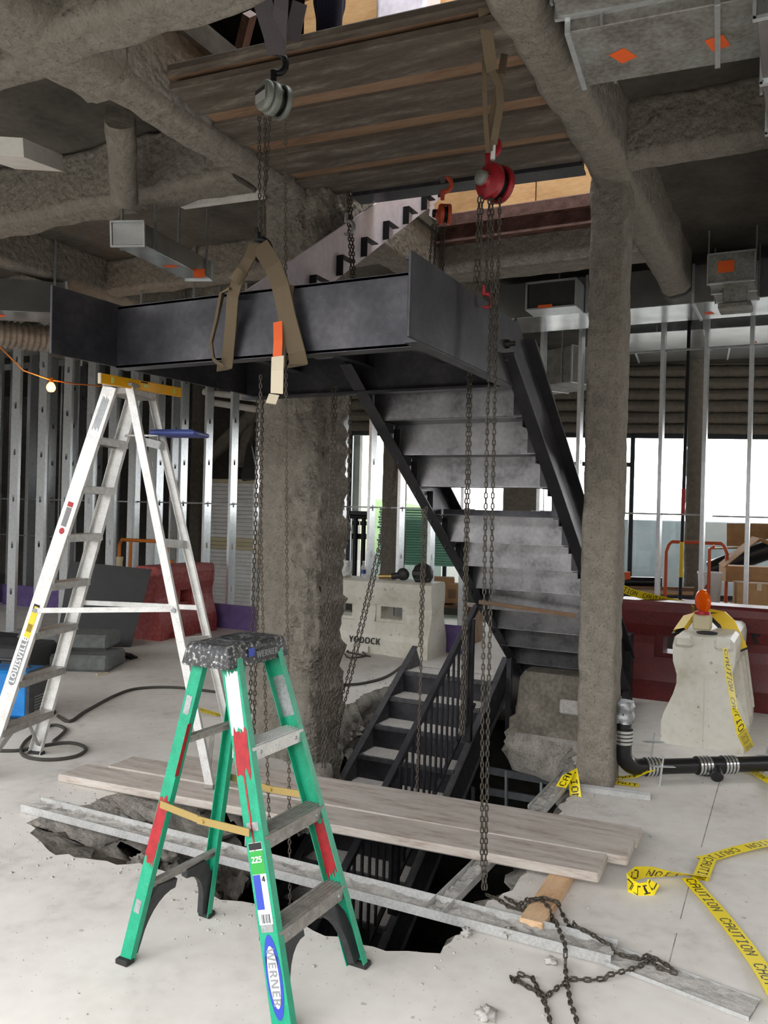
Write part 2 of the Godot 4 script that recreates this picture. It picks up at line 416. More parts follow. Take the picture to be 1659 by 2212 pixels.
func _ready() -> void:
	var cam := Camera3D.new()
	cam.name = "camera"
	add_child(cam)
	cam.position = Vector3(0, 1.7, 0)
	cam.basis = Basis(Vector3.UP, deg_to_rad(27.0)) * Basis(Vector3.BACK, deg_to_rad(1.5))
	cam.fov = 63.4
	cam.near = 0.05
	cam.far = 400.0
	cam.current = true
	var sky_mat := ProceduralSkyMaterial.new()
	sky_mat.sky_top_color = Color(0.985, 0.99, 1.0)
	sky_mat.sky_horizon_color = Color(1.0, 1.0, 1.0)
	sky_mat.ground_bottom_color = Color(0.25, 0.25, 0.24)
	sky_mat.ground_horizon_color = Color(0.4, 0.4, 0.39)
	sky_mat.sky_energy_multiplier = 1.0
	var sky := Sky.new()
	sky.sky_material = sky_mat
	var env := Environment.new()
	env.background_mode = Environment.BG_SKY
	env.sky = sky
	env.background_energy_multiplier = 13.0
	env.ambient_light_source = Environment.AMBIENT_SOURCE_SKY
	env.tonemap_mode = Environment.TONE_MAPPER_LINEAR
	env.tonemap_exposure = 1.0
	env.sdfgi_enabled = true
	env.ssao_enabled = true
	env.ssil_enabled = true
	var we := WorldEnvironment.new()
	we.name = "world_environment"
	we.environment = env
	add_child(we)
	rng.seed = 4711
	lumps.seed = 3
	lumps.frequency = 1.0
	lumps.fractal_octaves = 3
	make_materials()
	build_shell()
	build_floor()
	build_ceiling()
	build_columns()
	build_facade()
	build_partitions()
	build_upper_floor()
	build_stair()
	build_lower_stair()
	build_hoists()
	build_ladders()
	build_planks()
	build_barriers()
	build_right_side()
	build_left_side()
	build_ducts()
	build_small()

func ring_rect(w: float, h: float, r: float, n := 6) -> PackedVector2Array:
	var out := PackedVector2Array()
	for c in [[1, 1, 0], [-1, 1, 1], [-1, -1, 2], [1, -1, 3]]:
		for k in n + 1:
			var a: float = PI / 2 * (c[2] + float(k) / n)
			out.append(Vector2(c[0] * (w / 2 - r) + cos(a) * r, c[1] * (h / 2 - r) + sin(a) * r))
	return out

# a member covered in sprayed coating: rounded section with an uneven skin
func lumpy(a: Vector3, b: Vector3, w: float, h: float, r: float, amp: float, f := 3.0, step := 0.09, up := Vector3.UP, w2 := -1.0) -> MB:
	var mb := MB.new()
	var z := (b - a).normalized()
	if absf(z.dot(up)) > 0.95: up = Vector3.RIGHT
	var x := up.cross(z).normalized()
	var y := z.cross(x)
	var k := maxi(2, int(a.distance_to(b) / step))
	var rings := []
	for i in k + 1:
		var t := float(i) / k
		var p := a.lerp(b, t)
		var ww := w if w2 < 0.0 else lerpf(w, w2, t)
		var ring := PackedVector3Array()
		for c in ring_rect(ww, h, minf(r, ww * 0.49), 6):
			var s := p + x * c.x + y * c.y
			var d := (x * c.x + y * c.y).normalized()
			ring.append(s + d * (wob(s, f, amp) + wob(s, f * 5.0, amp * 0.6)))
		rings.append(ring)
	return mb.loft(rings)

func build_shell() -> void:
	var mb := MB.new()
	mb.bx(Vector3(-18.15, 0.2, -7.5), Vector3(0.3, 8.0, 20))
	struct("wall_left", mb, M.shell, "dark far left wall of the building", "wall")
	mb = MB.new()
	mb.bx(Vector3(6.15, -1.7, -7.5), Vector3(0.3, 4.2, 20))
	mb.bx(Vector3(6.15, 3.95, -7.5), Vector3(0.3, 0.7, 20))
	for i in 6: mb.bx(Vector3(6.15, 2.0, 1.7 - i * 3.6), Vector3(0.3, 4.0, 0.4))
	struct("wall_right", mb, M.shell, "grey wall with window bays off to the right", "wall")
	# wall close behind the camera with a row of tall open window bays
	mb = MB.new()
	mb.bx(Vector3(-5, -1.9, 1.95), Vector3(26.3, 3.9, 0.3))
	mb.bx(Vector3(-5, 4.12, 1.95), Vector3(26.3, 0.3, 0.3))
	for i in 6: mb.bx(Vector3(-17.6 + i * 3.9, 2.0, 1.95), Vector3(0.3, 4.0, 0.3))
	mb.bx(Vector3(4.6, 2.0, 1.95), Vector3(3.2, 4.0, 0.3))
	struct("wall_rear", mb, M.shell, "grey wall with tall window bays", "wall")
	# added unseen street and buildings, which close off the low sky on two sides
	struct("street", MB.new().bx(Vector3(0, -4.1, 0), Vector3(90, 0.2, 90)), M.shell, "added unseen dark street plane far below the windows", "street")  # added to keep bright ground outside from lighting the interior
	struct("building", MB.new().bx(Vector3(-6, 0.5, 13), Vector3(60, 9.0, 4)), M.shell, "added unseen grey building behind the camera that blocks the low sky", "building")
	struct("building", MB.new().bx(Vector3(16, 1.5, -4), Vector3(4, 11.0, 34)), M.shell, "added unseen grey building on the right that blocks the low sky", "building")  # added to cut the daylight through the right-hand bays
	# lower storey
	mb = MB.new()
	mb.bx(Vector3(-5, -3.65, -5.5), Vector3(26, 0.3, 23.5))
	struct("floor_001", mb, M.shell, "dark concrete floor of the storey below", "floor")
	mb = MB.new()
	mb.bx(Vector3(-5, -1.9, -9.4), Vector3(26, 3.4, 0.2))
	struct("wall_lower", mb, M.shell, "dark wall of the storey below the opening", "wall")

func build_floor() -> void:
	var hole := PackedVector2Array([Vector2(-3.653, -3.076), Vector2(-3.424, -2.967), Vector2(-3.197, -2.878), Vector2(-3.001, -2.925), Vector2(-2.868, -2.943), Vector2(-2.727, -3.002), Vector2(-2.567, -3.009), Vector2(-2.369, -2.966), Vector2(-2.231, -2.922), Vector2(-2.136, -2.938), Vector2(-1.955, -2.909), Vector2(-1.804, -2.889), Vector2(-1.737, -2.897), Vector2(-1.603, -2.881), Vector2(-1.519, -2.893), Vector2(-1.418, -2.899), Vector2(-1.340, -2.932), Vector2(-1.218, -2.975), Vector2(-1.213, -3.024), Vector2(-1.209, -3.125), Vector2(-1.163, -3.245), Vector2(-1.174, -3.320), Vector2(-1.193, -3.393), Vector2(-1.200, -3.477), Vector2(-1.152, -3.634), Vector2(-1.156, -3.692), Vector2(-1.173, -4.359), Vector2(-1.207, -4.643), Vector2(-1.235, -4.859), Vector2(-1.248, -5.106), Vector2(-1.371, -5.592), Vector2(-1.502, -6.165), Vector2(-1.731, -6.227), Vector2(-2.006, -6.304)])
	hole.append_array(PackedVector2Array([Vector2(-2.3, -7.75), Vector2(-3.5, -7.75)]))
	hole.append_array(PackedVector2Array([Vector2(-3.688, -7.665), Vector2(-3.614, -7.306), Vector2(-3.615, -6.764), Vector2(-3.556, -6.364), Vector2(-3.322, -5.691), Vector2(-2.915, -4.874), Vector2(-2.906, -4.549), Vector2(-3.108, -4.423), Vector2(-3.310, -4.254), Vector2(-3.473, -3.963), Vector2(-3.605, -3.600), Vector2(-3.597, -3.453), Vector2(-3.583, -3.300), Vector2(-3.636, -3.196)]))
	# break the edge up
	var fine := PackedVector2Array()
	for i in hole.size():
		var a := hole[i]
		var b := hole[(i + 1) % hole.size()]
		var k := maxi(1, int(a.distance_to(b) / 0.05))
		for j in k:
			var p := a.lerp(b, float(j) / k)
			var nn := Vector2(b.y - a.y, a.x - b.x).normalized()
			fine.append(p + nn * (wob(Vector3(p.x, 0, p.y), 4.0, 0.05) + wob(Vector3(p.x, 3, p.y), 17.0, 0.03)))
	if Geometry2D.is_polygon_clockwise(fine): fine.reverse()
	# top and underside: a frame around the opening cut into two halves
	var x0 := -18.0
	var x1 := 6.0
	var zn := 1.8
	var zf := -17.0
	var li := 0
	var ri := 0
	for i in fine.size():
		if fine[i].x < fine[li].x: li = i
		if fine[i].x > fine[ri].x: ri = i
	var walk := func(from: int, to: int) -> PackedVector2Array:
		var o := PackedVector2Array()
		var i := from
		while true:
			o.append(fine[i])
			if i == to: break
			i = (i + 1) % fine.size()
		return o
	var mb := MB.new()
	for half in 2:
		var inner: PackedVector2Array = walk.call(ri, li) if half == 0 else walk.call(li, ri)
		var mean := 0.0
		for p in inner: mean += p.y / inner.size()
		var other := walk.call(li, ri) if half == 0 else walk.call(ri, li)
		var mean2 := 0.0
		for p in other: mean2 += p.y / other.size()
		var zo: float = zn if mean > mean2 else zf
		var poly := PackedVector2Array(inner)
		var first := inner[0]
		var last := inner[inner.size() - 1]
		poly.append(Vector2(x0 if last.x < first.x else x1, last.y))
		poly.append(Vector2(x0 if last.x < first.x else x1, zo))
		poly.append(Vector2(x1 if last.x < first.x else x0, zo))
		poly.append(Vector2(x1 if last.x < first.x else x0, first.y))
		var tri := Geometry2D.triangulate_polygon(poly)
		for i in range(0, tri.size(), 3):
			var a := poly[tri[i]]; var b := poly[tri[i + 1]]; var c := poly[tri[i + 2]]
			mb.t3(Vector3(a.x, 0, a.y), Vector3(b.x, 0, b.y), Vector3(c.x, 0, c.y), Vector3.UP)
			mb.t3(Vector3(a.x, -0.3, a.y), Vector3(b.x, -0.3, b.y), Vector3(c.x, -0.3, c.y), Vector3.DOWN)
	var fl := struct("floor", mb, M.floor, "pale dusty concrete floor with a jagged hole", "floor")
	# broken faces of the opening
	var rings := []
	var steps := [[0.0, 0.0], [0.015, -0.04], [0.05, -0.09], [0.03, -0.15], [0.08, -0.21], [0.02, -0.3]]
	for i in fine.size() + 1:
		var a := fine[(i - 1 + fine.size()) % fine.size()]
		var p := fine[i % fine.size()]
		var b := fine[(i + 1) % fine.size()]
		var inw := Vector2(-(b - a).y, (b - a).x).normalized()
		var ring := PackedVector3Array()
		# the slab is broken away in a shallow slope at its left end and under the near column
		var slope: float = clampf((-2.75 - p.x) / 0.7, 0.0, 1.0) * (1.0 if p.y > -4.9 else 0.0)
		for s in steps:
			var o: float = s[0] * (1.0 + slope * 3.0) + slope * 0.28 * (s[1] / -0.3)
			var w := Vector3(p.x + inw.x * o, s[1], p.y + inw.y * o)
			if s[1] < 0.0: w += Vector3(inw.x, 0.3, inw.y) * (wob(w, 5.0, 0.09) + wob(w, 16.0, 0.05))
			ring.append(w)
		rings.append(ring)
	mb = MB.new()
	mb.loft(rings, false, false, -1.0)
	obj("broken_edge", mb, M.rubble, fl)
	# saw cut across the slab at the right
	obj("saw_cut", MB.new().bar(Vector3(-0.472, 0.000, -6.399), Vector3(-0.447, 0.000, -4.612), 0.005, 0.001).bar(Vector3(-0.446, 0.000, -4.089), Vector3(-0.438, 0.000, -3.740), 0.004, 0.001).bar(Vector3(-0.435, 0.000, -3.607), Vector3(-0.429, 0.000, -3.353), 0.004, 0.001), M.rubble, fl)
	# crumbs of concrete round the broken edge
	var mm := MultiMesh.new()
	mm.transform_format = MultiMesh.TRANSFORM_3D
	mm.mesh = MB.new().loft([PackedVector3Array([Vector3(-0.9, -0.3, 0.2), Vector3(0.1, -0.4, 1.0), Vector3(1.0, -0.3, -0.1), Vector3(0.0, -0.4, -0.8)]), PackedVector3Array([Vector3(-0.5, 0.5, 0.1), Vector3(0.1, 0.6, 0.5), Vector3(0.6, 0.4, 0.0), Vector3(0.0, 0.6, -0.4)])], true, true, 1.0).mesh()
	mm.instance_count = 2600
	for i in 2600:
		var e := fine[rng.randi_range(0, fine.size() - 1)]
		var far := absf(rng.randfn(0.0, 0.28)) + 0.02
		var a := rng.randf() * TAU
		var p := e + Vector2(cos(a), sin(a)) * far
		if i > 1900: p = Vector2(rng.randf_range(-5.0, 0.3), rng.randf_range(-6.5, -1.6))
		while Geometry2D.is_point_in_polygon(p, fine): p += Vector2(cos(a), sin(a)) * 0.3
		var r := 0.0018 + 0.0055 * pow(rng.randf(), 4.0) * (1.6 if i < 1900 else 0.8)
		mm.set_instance_transform(i, Transform3D(Basis(Vector3.UP, rng.randf() * TAU).scaled(Vector3.ONE * r), Vector3(p.x, r * 0.3, p.y)))
	var cr := MultiMeshInstance3D.new()
	cr.name = "concrete_crumbs"
	cr.multimesh = mm
	cr.material_override = M.debris
	add_child(cr)
	tag(cr, "small concrete crumbs and grit scattered on the floor", "grit", "", "stuff")

func build_ceiling() -> void:
	var mb := MB.new()
	var y := 4.29
	mb.bx(Vector3(-10.5, y, -7.5), Vector3(15.0, 0.14, 19.2))
	mb.bx(Vector3(2.475, y, -7.5), Vector3(7.45, 0.14, 19.2))
	mb.bx(Vector3(-2.125, y, -0.425), Vector3(1.75, 0.14, 5.05))
	mb.bx(Vector3(-2.125, y, -11.95), Vector3(1.75, 0.14, 10.1))
	var ce := struct("ceiling", mb, M.deck_concrete, "dark concrete deck overhead carried by sprayed beams", "ceiling")
	var add := func(a: Vector3, b: Vector3, w: float, h: float, r: float, amp: float, m: String) -> void:
		obj("beam", lumpy(a, b, w, h, r, amp), M[m], ce)
	# main girders along the stair
	add.call(Vector3(-3.26, 4.03, 1.6), Vector3(-3.26, 4.03, -3.15), 0.42, 0.46, 0.12, 0.035, "spray")
	add.call(Vector3(-3.17, 4.03, -3.05), Vector3(-3.17, 4.03, -8.1), 0.26, 0.46, 0.05, 0.02, "spray")
	add.call(Vector3(-1.14, 4.05, 1.6), Vector3(-1.14, 4.05, -8.2), 0.25, 0.46, 0.07, 0.022, "spray")
	# cross beams
	add.call(Vector3(-3.2, 4.02, -2.72), Vector3(-1.2, 4.02, -2.72), 0.26, 0.46, 0.07, 0.025, "spray")
	add.call(Vector3(-3.3, 4.01, -4.36), Vector3(-12.0, 4.01, -4.36), 0.3, 0.44, 0.07, 0.03, "spray")
	add.call(Vector3(-1.2, 4.05, -5.2), Vector3(5.0, 4.05, -5.2), 0.22, 0.4, 0.07, 0.02, "spray")
	add.call(Vector3(-6.6, 4.06, 1.6), Vector3(-6.6, 4.06, -9.0), 0.24, 0.4, 0.06, 0.02, "spray")
	add.call(Vector3(-9.9, 4.06, 1.6), Vector3(-9.9, 4.06, -9.0), 0.24, 0.4, 0.06, 0.02, "spray")
	add.call(Vector3(-3.3, 4.06, -6.4), Vector3(-15.0, 4.06, -6.4), 0.22, 0.36, 0.05, 0.02, "spray")
	add.call(Vector3(-3.3, 4.06, -8.2), Vector3(-15.0, 4.06, -8.2), 0.22, 0.36, 0.05, 0.02, "spray")
	add.call(Vector3(-3.4, 4.05, -2.9), Vector3(-8.0, 4.05, -2.9), 0.2, 0.36, 0.06, 0.02, "spray")
	# header beyond the stair opening: sprayed beam, rusty edge channel, slab edge
	add.call(Vector3(-3.1, 4.0, -7.05), Vector3(-1.2, 4.0, -7.05), 0.3, 0.3, 0.02, 0.012, "spray")
	obj("edge_channel", MB.new().bx(Vector3(-2.12, 4.2, -6.88), Vector3(1.9, 0.15, 0.04)).bx(Vector3(-2.12, 4.27, -6.85), Vector3(1.9, 0.02, 0.1)).bx(Vector3(-2.12, 4.125, -6.85), Vector3(1.9, 0.02, 0.1)), M.rust, ce)
	obj("edge_angle", MB.new().bx(Vector3(-2.12, 4.335, -6.87), Vector3(1.9, 0.1, 0.06), 0.01), M.rust, ce)
	# slanting braces
	add.call(Vector3(-3.672, 4.000, -3.628), Vector3(-4.082, 3.745, -4.093), 0.17, 0.2, 0.07, 0.02, "spray")
	add.call(Vector3(-0.310, 4.405, -6.576), Vector3(-0.821, 4.370, -7.662), 0.2, 0.2, 0.09, 0.02, "spray")
	# bare primed lengths where the coating is missing
	var bare := obj("bare_flange", MB.new().bar(Vector3(-3.964, 3.847, -4.535), Vector3(-3.268, 3.817, -4.530), 0.05, 0.09, Vector3.UP), M.white_steel, ce)
	bare.set_meta("label", "bare white primed steel flange with blue spray marks")
	obj("bare_web", MB.new().bar(Vector3(-4.007, 3.971, -4.580), Vector3(-3.292, 3.934, -4.585), 0.02, 0.16, Vector3.UP), M.white_steel, ce)
	obj("spray_mark", MB.new().bar(Vector3(-3.686, 3.969, -4.474), Vector3(-3.637, 3.888, -4.466), 0.004, 0.03, Vector3.BACK).bar(Vector3(-3.637, 3.888, -4.466), Vector3(-3.558, 3.941, -4.472), 0.004, 0.025, Vector3.BACK).bar(Vector3(-3.619, 3.878, -4.464), Vector3(-3.454, 3.878, -4.480), 0.004, 0.03, Vector3.BACK), M.ink_blue, ce)
	obj("bare_plate", MB.new().bar(Vector3(-4.056, 3.674, -3.096), Vector3(-4.423, 3.879, -3.695), 0.3, 0.1, Vector3.UP), M.white_steel, ce)

func build_columns() -> void:
	var o := struct("column", lumpy(Vector3(-1.165, -0.02, -5.42), Vector3(-1.165, 4.1, -5.42), 0.235, 0.235, 0.035, 0.012, 4.0, 0.06), M.spray, "slim column with pale sprayed coating beside the planks", "column")
	o.position = Vector3.ZERO
	# thick column behind the landing: smooth face and a coarse hacked face
	var top := 4.1
	var c := struct("column", lumpy(Vector3(-3.17, -0.3, -4.92), Vector3(-3.17, top, -4.92), 0.42, 0.46, 0.05, 0.03, 3.0, 0.06), M.spray, "thick rough column with sprayed coating behind the hung landing", "column")
	var rings := []
	var k := 90
	for i in k + 1:
		var yy := -0.3 + (top + 0.2) * i / k
		var ring := PackedVector3Array()
		for p in ring_rect(0.24, 0.44, 0.09, 7):
			var s := Vector3(-3.02 + p.x, yy, -4.92 + p.y)
			var d := Vector3(p.x, 0, p.y).normalized()
			ring.append(s + d * (wob(s, 4.0, 0.06) + wob(s, 13.0, 0.06) + wob(s, 30.0, 0.03)))
		rings.append(ring)
	obj("hacked_face", MB.new().loft(rings, true, true, -1.0), M.spray_rough, c)
	for p in [[Vector3(-10.487, 0.000, -12.686), 0.17], [Vector3(-5.320, 0.973, -10.757), 0.17], [Vector3(-1.455, 0.919, -12.726), 0.115], [Vector3(-3.804, 1.099, -12.091), 0.3]]:
		var at: Vector3 = p[0]
		var r: float = p[1]
		struct("column", lumpy(Vector3(at.x, -0.02, at.z), Vector3(at.x, 4.2, at.z), r * 2, r * 2, r * 0.9, 0.015, 3.0, 0.12), M.spray, ["round sprayed column among the metal studs", "sprayed column in front of the green boards", "slim sprayed column before the bright window", "wide sprayed column seen under the stair"][taken.get("cols", 0)], "column")
		taken["cols"] = taken.get("cols", 0) + 1

func build_facade() -> void:
	# the outer wall stands at a slant to the stair; its own x axis runs to the right
	var t := Transform3D(Basis(Vector3.UP, deg_to_rad(17.0)), Vector3(-2.05, 0, -14.1))
	var mb := MB.new()
	# ribbed, sprayed spandrel over the windows
	mb.box(t * Transform3D(Basis.IDENTITY, Vector3(1.0, 3.72, -0.15)), Vector3(14.5, 1.28, 0.2))
	mb.box(t * Transform3D(Basis.IDENTITY, Vector3(1.0, 0.22, 0)), Vector3(14.5, 0.44, 0.3))
	mb.box(t * Transform3D(Basis.IDENTITY, Vector3(7.2, 2.0, 0)), Vector3(2.6, 4.4, 0.3))
	mb.box(t * Transform3D(Basis.IDENTITY, Vector3(-11.5, 0.4, -4.0)), Vector3(11.2, 8.0, 0.3))
	mb.box(t * Transform3D(Basis.IDENTITY, Vector3(-6.3, 0.4, -2.0)), Vector3(0.3, 8.0, 4.2))
	mb.box(t * Transform3D(Basis.IDENTITY, Vector3(1.0, -2.0, 0)), Vector3(14.5, 4.0, 0.3))
	var w := struct("wall_back", mb, M.shell, "outer wall with window openings behind the stud partitions", "wall")
	for i in 7:
		var rings := []
		for k in 61:
			var x := -6.2 + 14.4 * k / 60.0
			var ring := PackedVector3Array()
			for j in 13:
				var a := TAU * j / 12.0
				var s := t * Vector3(x, 3.16 + i * 0.19 + sin(a) * 0.095, 0.0 + cos(a) * 0.09)
				ring.append(s + Vector3(0, wob(s, 2.5, 0.02), wob(s, 4.0, 0.02)))
			rings.append(ring)
		obj("rib", MB.new().loft(rings, false, false, -1.0), M.spray, w)
	# windows: frame bars and panes; local x edges of the bays
	var edges := [-6.2, -5.28, -4.9, -3.6, -2.35, -1.72, -0.57, 2.1, 4.6, 6.0]
	for i in edges.size() - 1:
		var xa: float = edges[i]
		var xb: float = edges[i + 1]
		var f := MB.new()
		f.box(t * Transform3D(Basis.IDENTITY, Vector3(xa + 0.03, 1.76, 0.02)), Vector3(0.07, 2.66, 0.1), 0.008)
		f.box(t * Transform3D(Basis.IDENTITY, Vector3((xa + xb) / 2, 3.05, 0.02)), Vector3(xb - xa, 0.07, 0.1))
		f.box(t * Transform3D(Basis.IDENTITY, Vector3((xa + xb) / 2, 0.47, 0.02)), Vector3(xb - xa, 0.07, 0.1))
		if i in [0, 1, 5]: f.box(t * Transform3D(Basis.IDENTITY, Vector3((xa + xb) / 2, 2.58 if i == 5 else 1.67, 0.02)), Vector3(xb - xa, 0.07, 0.08))
		var o := struct("window_%d" % (i + 1), f, M.frame_dark, ["tinted window bay hidden behind the thick column", "narrow window bay with a middle bar right of the thick column", "tinted window bay behind the chains", "window bay over the green boards", "window bay seen under the stair flight", "window bay with a cross bar just beside the slim column", "widest bright window bay at the right", "window bay at the right edge of the picture", "last window bay out at the far right"][i], "window")
		obj("pane", MB.new().box(t * Transform3D(Basis.IDENTITY, Vector3((xa + xb) / 2, 1.76, 0.0)), Vector3(xb - xa - 0.06, 2.6, 0.01)), M.glass_tint if i in [0, 2] else M.glass, o)
	# raised concrete ledge along the windows on the right
	struct("floor_ledge", MB.new().box(t * Transform3D(Basis.IDENTITY, Vector3(2.6, 0.21, 2.0)), Vector3(7.4, 0.42, 3.7), 0.01), M.deck_concrete, "raised concrete ledge along the windows behind the red barrier", "floor")
	# outside: terrace, parapet, hillside
	struct("terrace", MB.new().box(t * Transform3D(Basis.IDENTITY, Vector3(0, -0.1, -3.2)), Vector3(40, 0.2, 6)), M.terrace, "pale roof terrace outside the windows", "terrace")
	struct("parapet", MB.new().box(t * Transform3D(Basis.IDENTITY, Vector3(4.6, 0.85, -1.6)), Vector3(12.5, 1.66, 0.15), 0.02), M.parapet, "pale blue-grey parapet outside the big window", "wall")
	var hill := []
	for i in 9:
		var ring := PackedVector3Array()
		for j in 17:
			var a := PI * j / 16.0
			var s := Vector3(-33.879, 2.850, -61.301) + Vector3(cos(a) * 5.0 - (i - 4) * 1.5, 0, (i - 4) * 3.0)
			ring.append(Vector3(s.x, -1.0 + sin(a) * sin(PI * (i + 0.5) / 9.0) * 4.0 + wob(s, 0.3, 1.0), s.z))
		hill.append(ring)
	struct("hillside", MB.new().loft(hill, false, false, 1.0), M.hillside, "green hillside far beyond the narrow window", "hill")

func build_partitions() -> void:
	# stud: an open galvanised C with punched slots
	var stud := func(h: float) -> MB:
		var m := MB.new()
		var dp := 0.15
		var y := 0.0
		var cuts := [0.55, 1.15, 1.75, 2.35, 2.95, 3.55]
		for c in cuts + [h]:
			var e: float = (c - 0.04) if c < h else h
			m.bx(Vector3(0.0195, (y + e) / 2, dp / 2), Vector3(0.0015, e - y, dp))
			y = c + 0.04 if c < h else h
		for c in cuts:
			for zz in [0.028, dp - 0.028]: m.bx(Vector3(0.0195, c, zz), Vector3(0.0015, 0.08, 0.056))
			m.bx(Vector3(0.0195, c + 0.026, dp / 2), Vector3(0.0015, 0.028, 0.012))
		for zz in [0.0, dp]:
			m.bx(Vector3(0, h / 2, zz), Vector3(0.04, h, 0.0015))
			m.bx(Vector3(-0.0195, h / 2, zz + (0.006 if zz == 0.0 else -0.006)), Vector3(0.0015, h, 0.012))
		return m
	var sm: ArrayMesh = stud.call(4.2).mesh()
	var row := func(called: String, label: String, where: Vector3, turn: float, xs: Array, purple: bool, bridges: Array) -> Node3D:
		var o := thing(called, label, "partition", where, "", turn)
		var lo: float = xs[0]
		var hi: float = xs[0]
		for x in xs:
			lo = minf(lo, x); hi = maxf(hi, x)
			var s := obj("stud", sm, M.galv, o)
			s.position = Vector3(x, 0, 0)
		obj("bottom_track", MB.new().bx(Vector3((lo + hi) / 2, 0.001, 0.075), Vector3(hi - lo + 0.2, 0.002, 0.154)).bx(Vector3((lo + hi) / 2, 0.02, 0.1525), Vector3(hi - lo + 0.2, 0.04, 0.002)).bx(Vector3((lo + hi) / 2, 0.02, -0.0035), Vector3(hi - lo + 0.2, 0.04, 0.002)), M.galv, o)
		obj("top_track", MB.new().bx(Vector3((lo + hi) / 2, 4.21, 0.075), Vector3(hi - lo + 0.2, 0.02, 0.16)).bx(Vector3((lo + hi) / 2, 4.16, 0.1535), Vector3(hi - lo + 0.2, 0.1, 0.002)), M.galv, o)
		if purple: obj("sill_board", MB.new().bx(Vector3((lo + hi) / 2, 0.17, 0.163), Vector3(hi - lo + 0.25, 0.34, 0.014), 0.002), M.purple, o)
		for b in bridges: obj("bridging_channel", MB.new().bx(Vector3((b[1] + b[2]) / 2, b[0], 0.075), Vector3(b[2] - b[1], 0.004, 0.034)).bx(Vector3((b[1] + b[2]) / 2, b[0] + 0.008, 0.092), Vector3(b[2] - b[1], 0.018, 0.003)), M.galv_dull, o)
		return o
	var xs := []
	for i in 14: xs.append(-6.82 - i * 0.4565)
	row.call("stud_partition", "long row of galvanised studs with purple sill board behind the aluminium ladder", Vector3(0, 0, -9.6), 0.0, xs, true, [[1.75, -12.6, -9.0], [1.75, -9.2, -6.6], [1.15, -12.8, -10.2]])
	xs = []
	for i in 6: xs.append(-5.9 + i * 0.43)
	row.call("stud_partition", "row of studs with purple sill board behind the white barrier", Vector3(0, 0, -9.6), 0.0, xs, true, [[1.75, -6.0, -3.6]])
	row.call("stud_partition", "row of studs standing right of the slim sprayed column", Vector3(0, 0, -9.6), 0.0, [-2.80, -2.35, -1.445, -0.995, -0.55, -0.1, 0.35], false, [[1.75, -2.9, -1.0], [1.74, -0.9, 1.0], [3.55, -2.2, 1.0]])
	xs = []
	for i in 12: xs.append(-9.4 - i * 0.42)
	row.call("stud_partition", "second row of studs in the dark behind the first", Vector3(0.25, 0, -10.5), 0.0, xs, false, [[1.75, -14, -10]])
	xs = []
	for i in 9: xs.append(i * 0.42)
	row.call("stud_partition", "side row of studs running back into the dark", Vector3(-9.05, 0, -9.9), -PI / 2, xs, false, [])
	row.call("stud_partition", "side row of studs at the far left edge", Vector3(-11.85, 0, -9.3), -PI / 2, [0.0, 0.35, 0.7, 1.1, 1.5, 1.9, 2.3, 2.7], false, [])
	# hanger rods
	for p in [[Vector3(-7.048, 3.955, -6.510), "thin hanger rod above the left end of the landing"], [Vector3(-6.054, 3.774, -6.343), "thin hanger rod above the landing channel"], [Vector3(-5.314, 3.733, -6.271), "thin hanger rod beside the stickered duct"]]:
		var a: Vector3 = p[0]
		tag(obj("hanger_rod", MB.new().tube([Vector3(a.x, 3.2, a.z), Vector3(a.x, 4.25, a.z)], 0.012, 6), M.galv_dull), p[1], "rod")
	# tall dark riser pipe with a red length
	var pp := Vector3(-1.259, 0.823, -9.900)
	var pipe := thing("riser_pipe", "thin black vertical pipe with a red band before the big window", "pipe", Vector3(pp.x, 0, pp.z))
	obj("pipe_length", MB.new().tube([Vector3(0, 0, 0), Vector3(0.03, 4.2, 0)], 0.02, 8), M.black_metal, pipe)
	obj("red_band", MB.new().tube([Vector3(0.0125, 1.75, 0), Vector3(0.0145, 2.05, 0)], 0.023, 8), M.ink_red, pipe)
	obj("yellow_band", MB.new().tube([Vector3(0.008, 1.05, 0), Vector3(0.01, 1.45, 0)], 0.023, 8), M.ink_yellow, pipe)

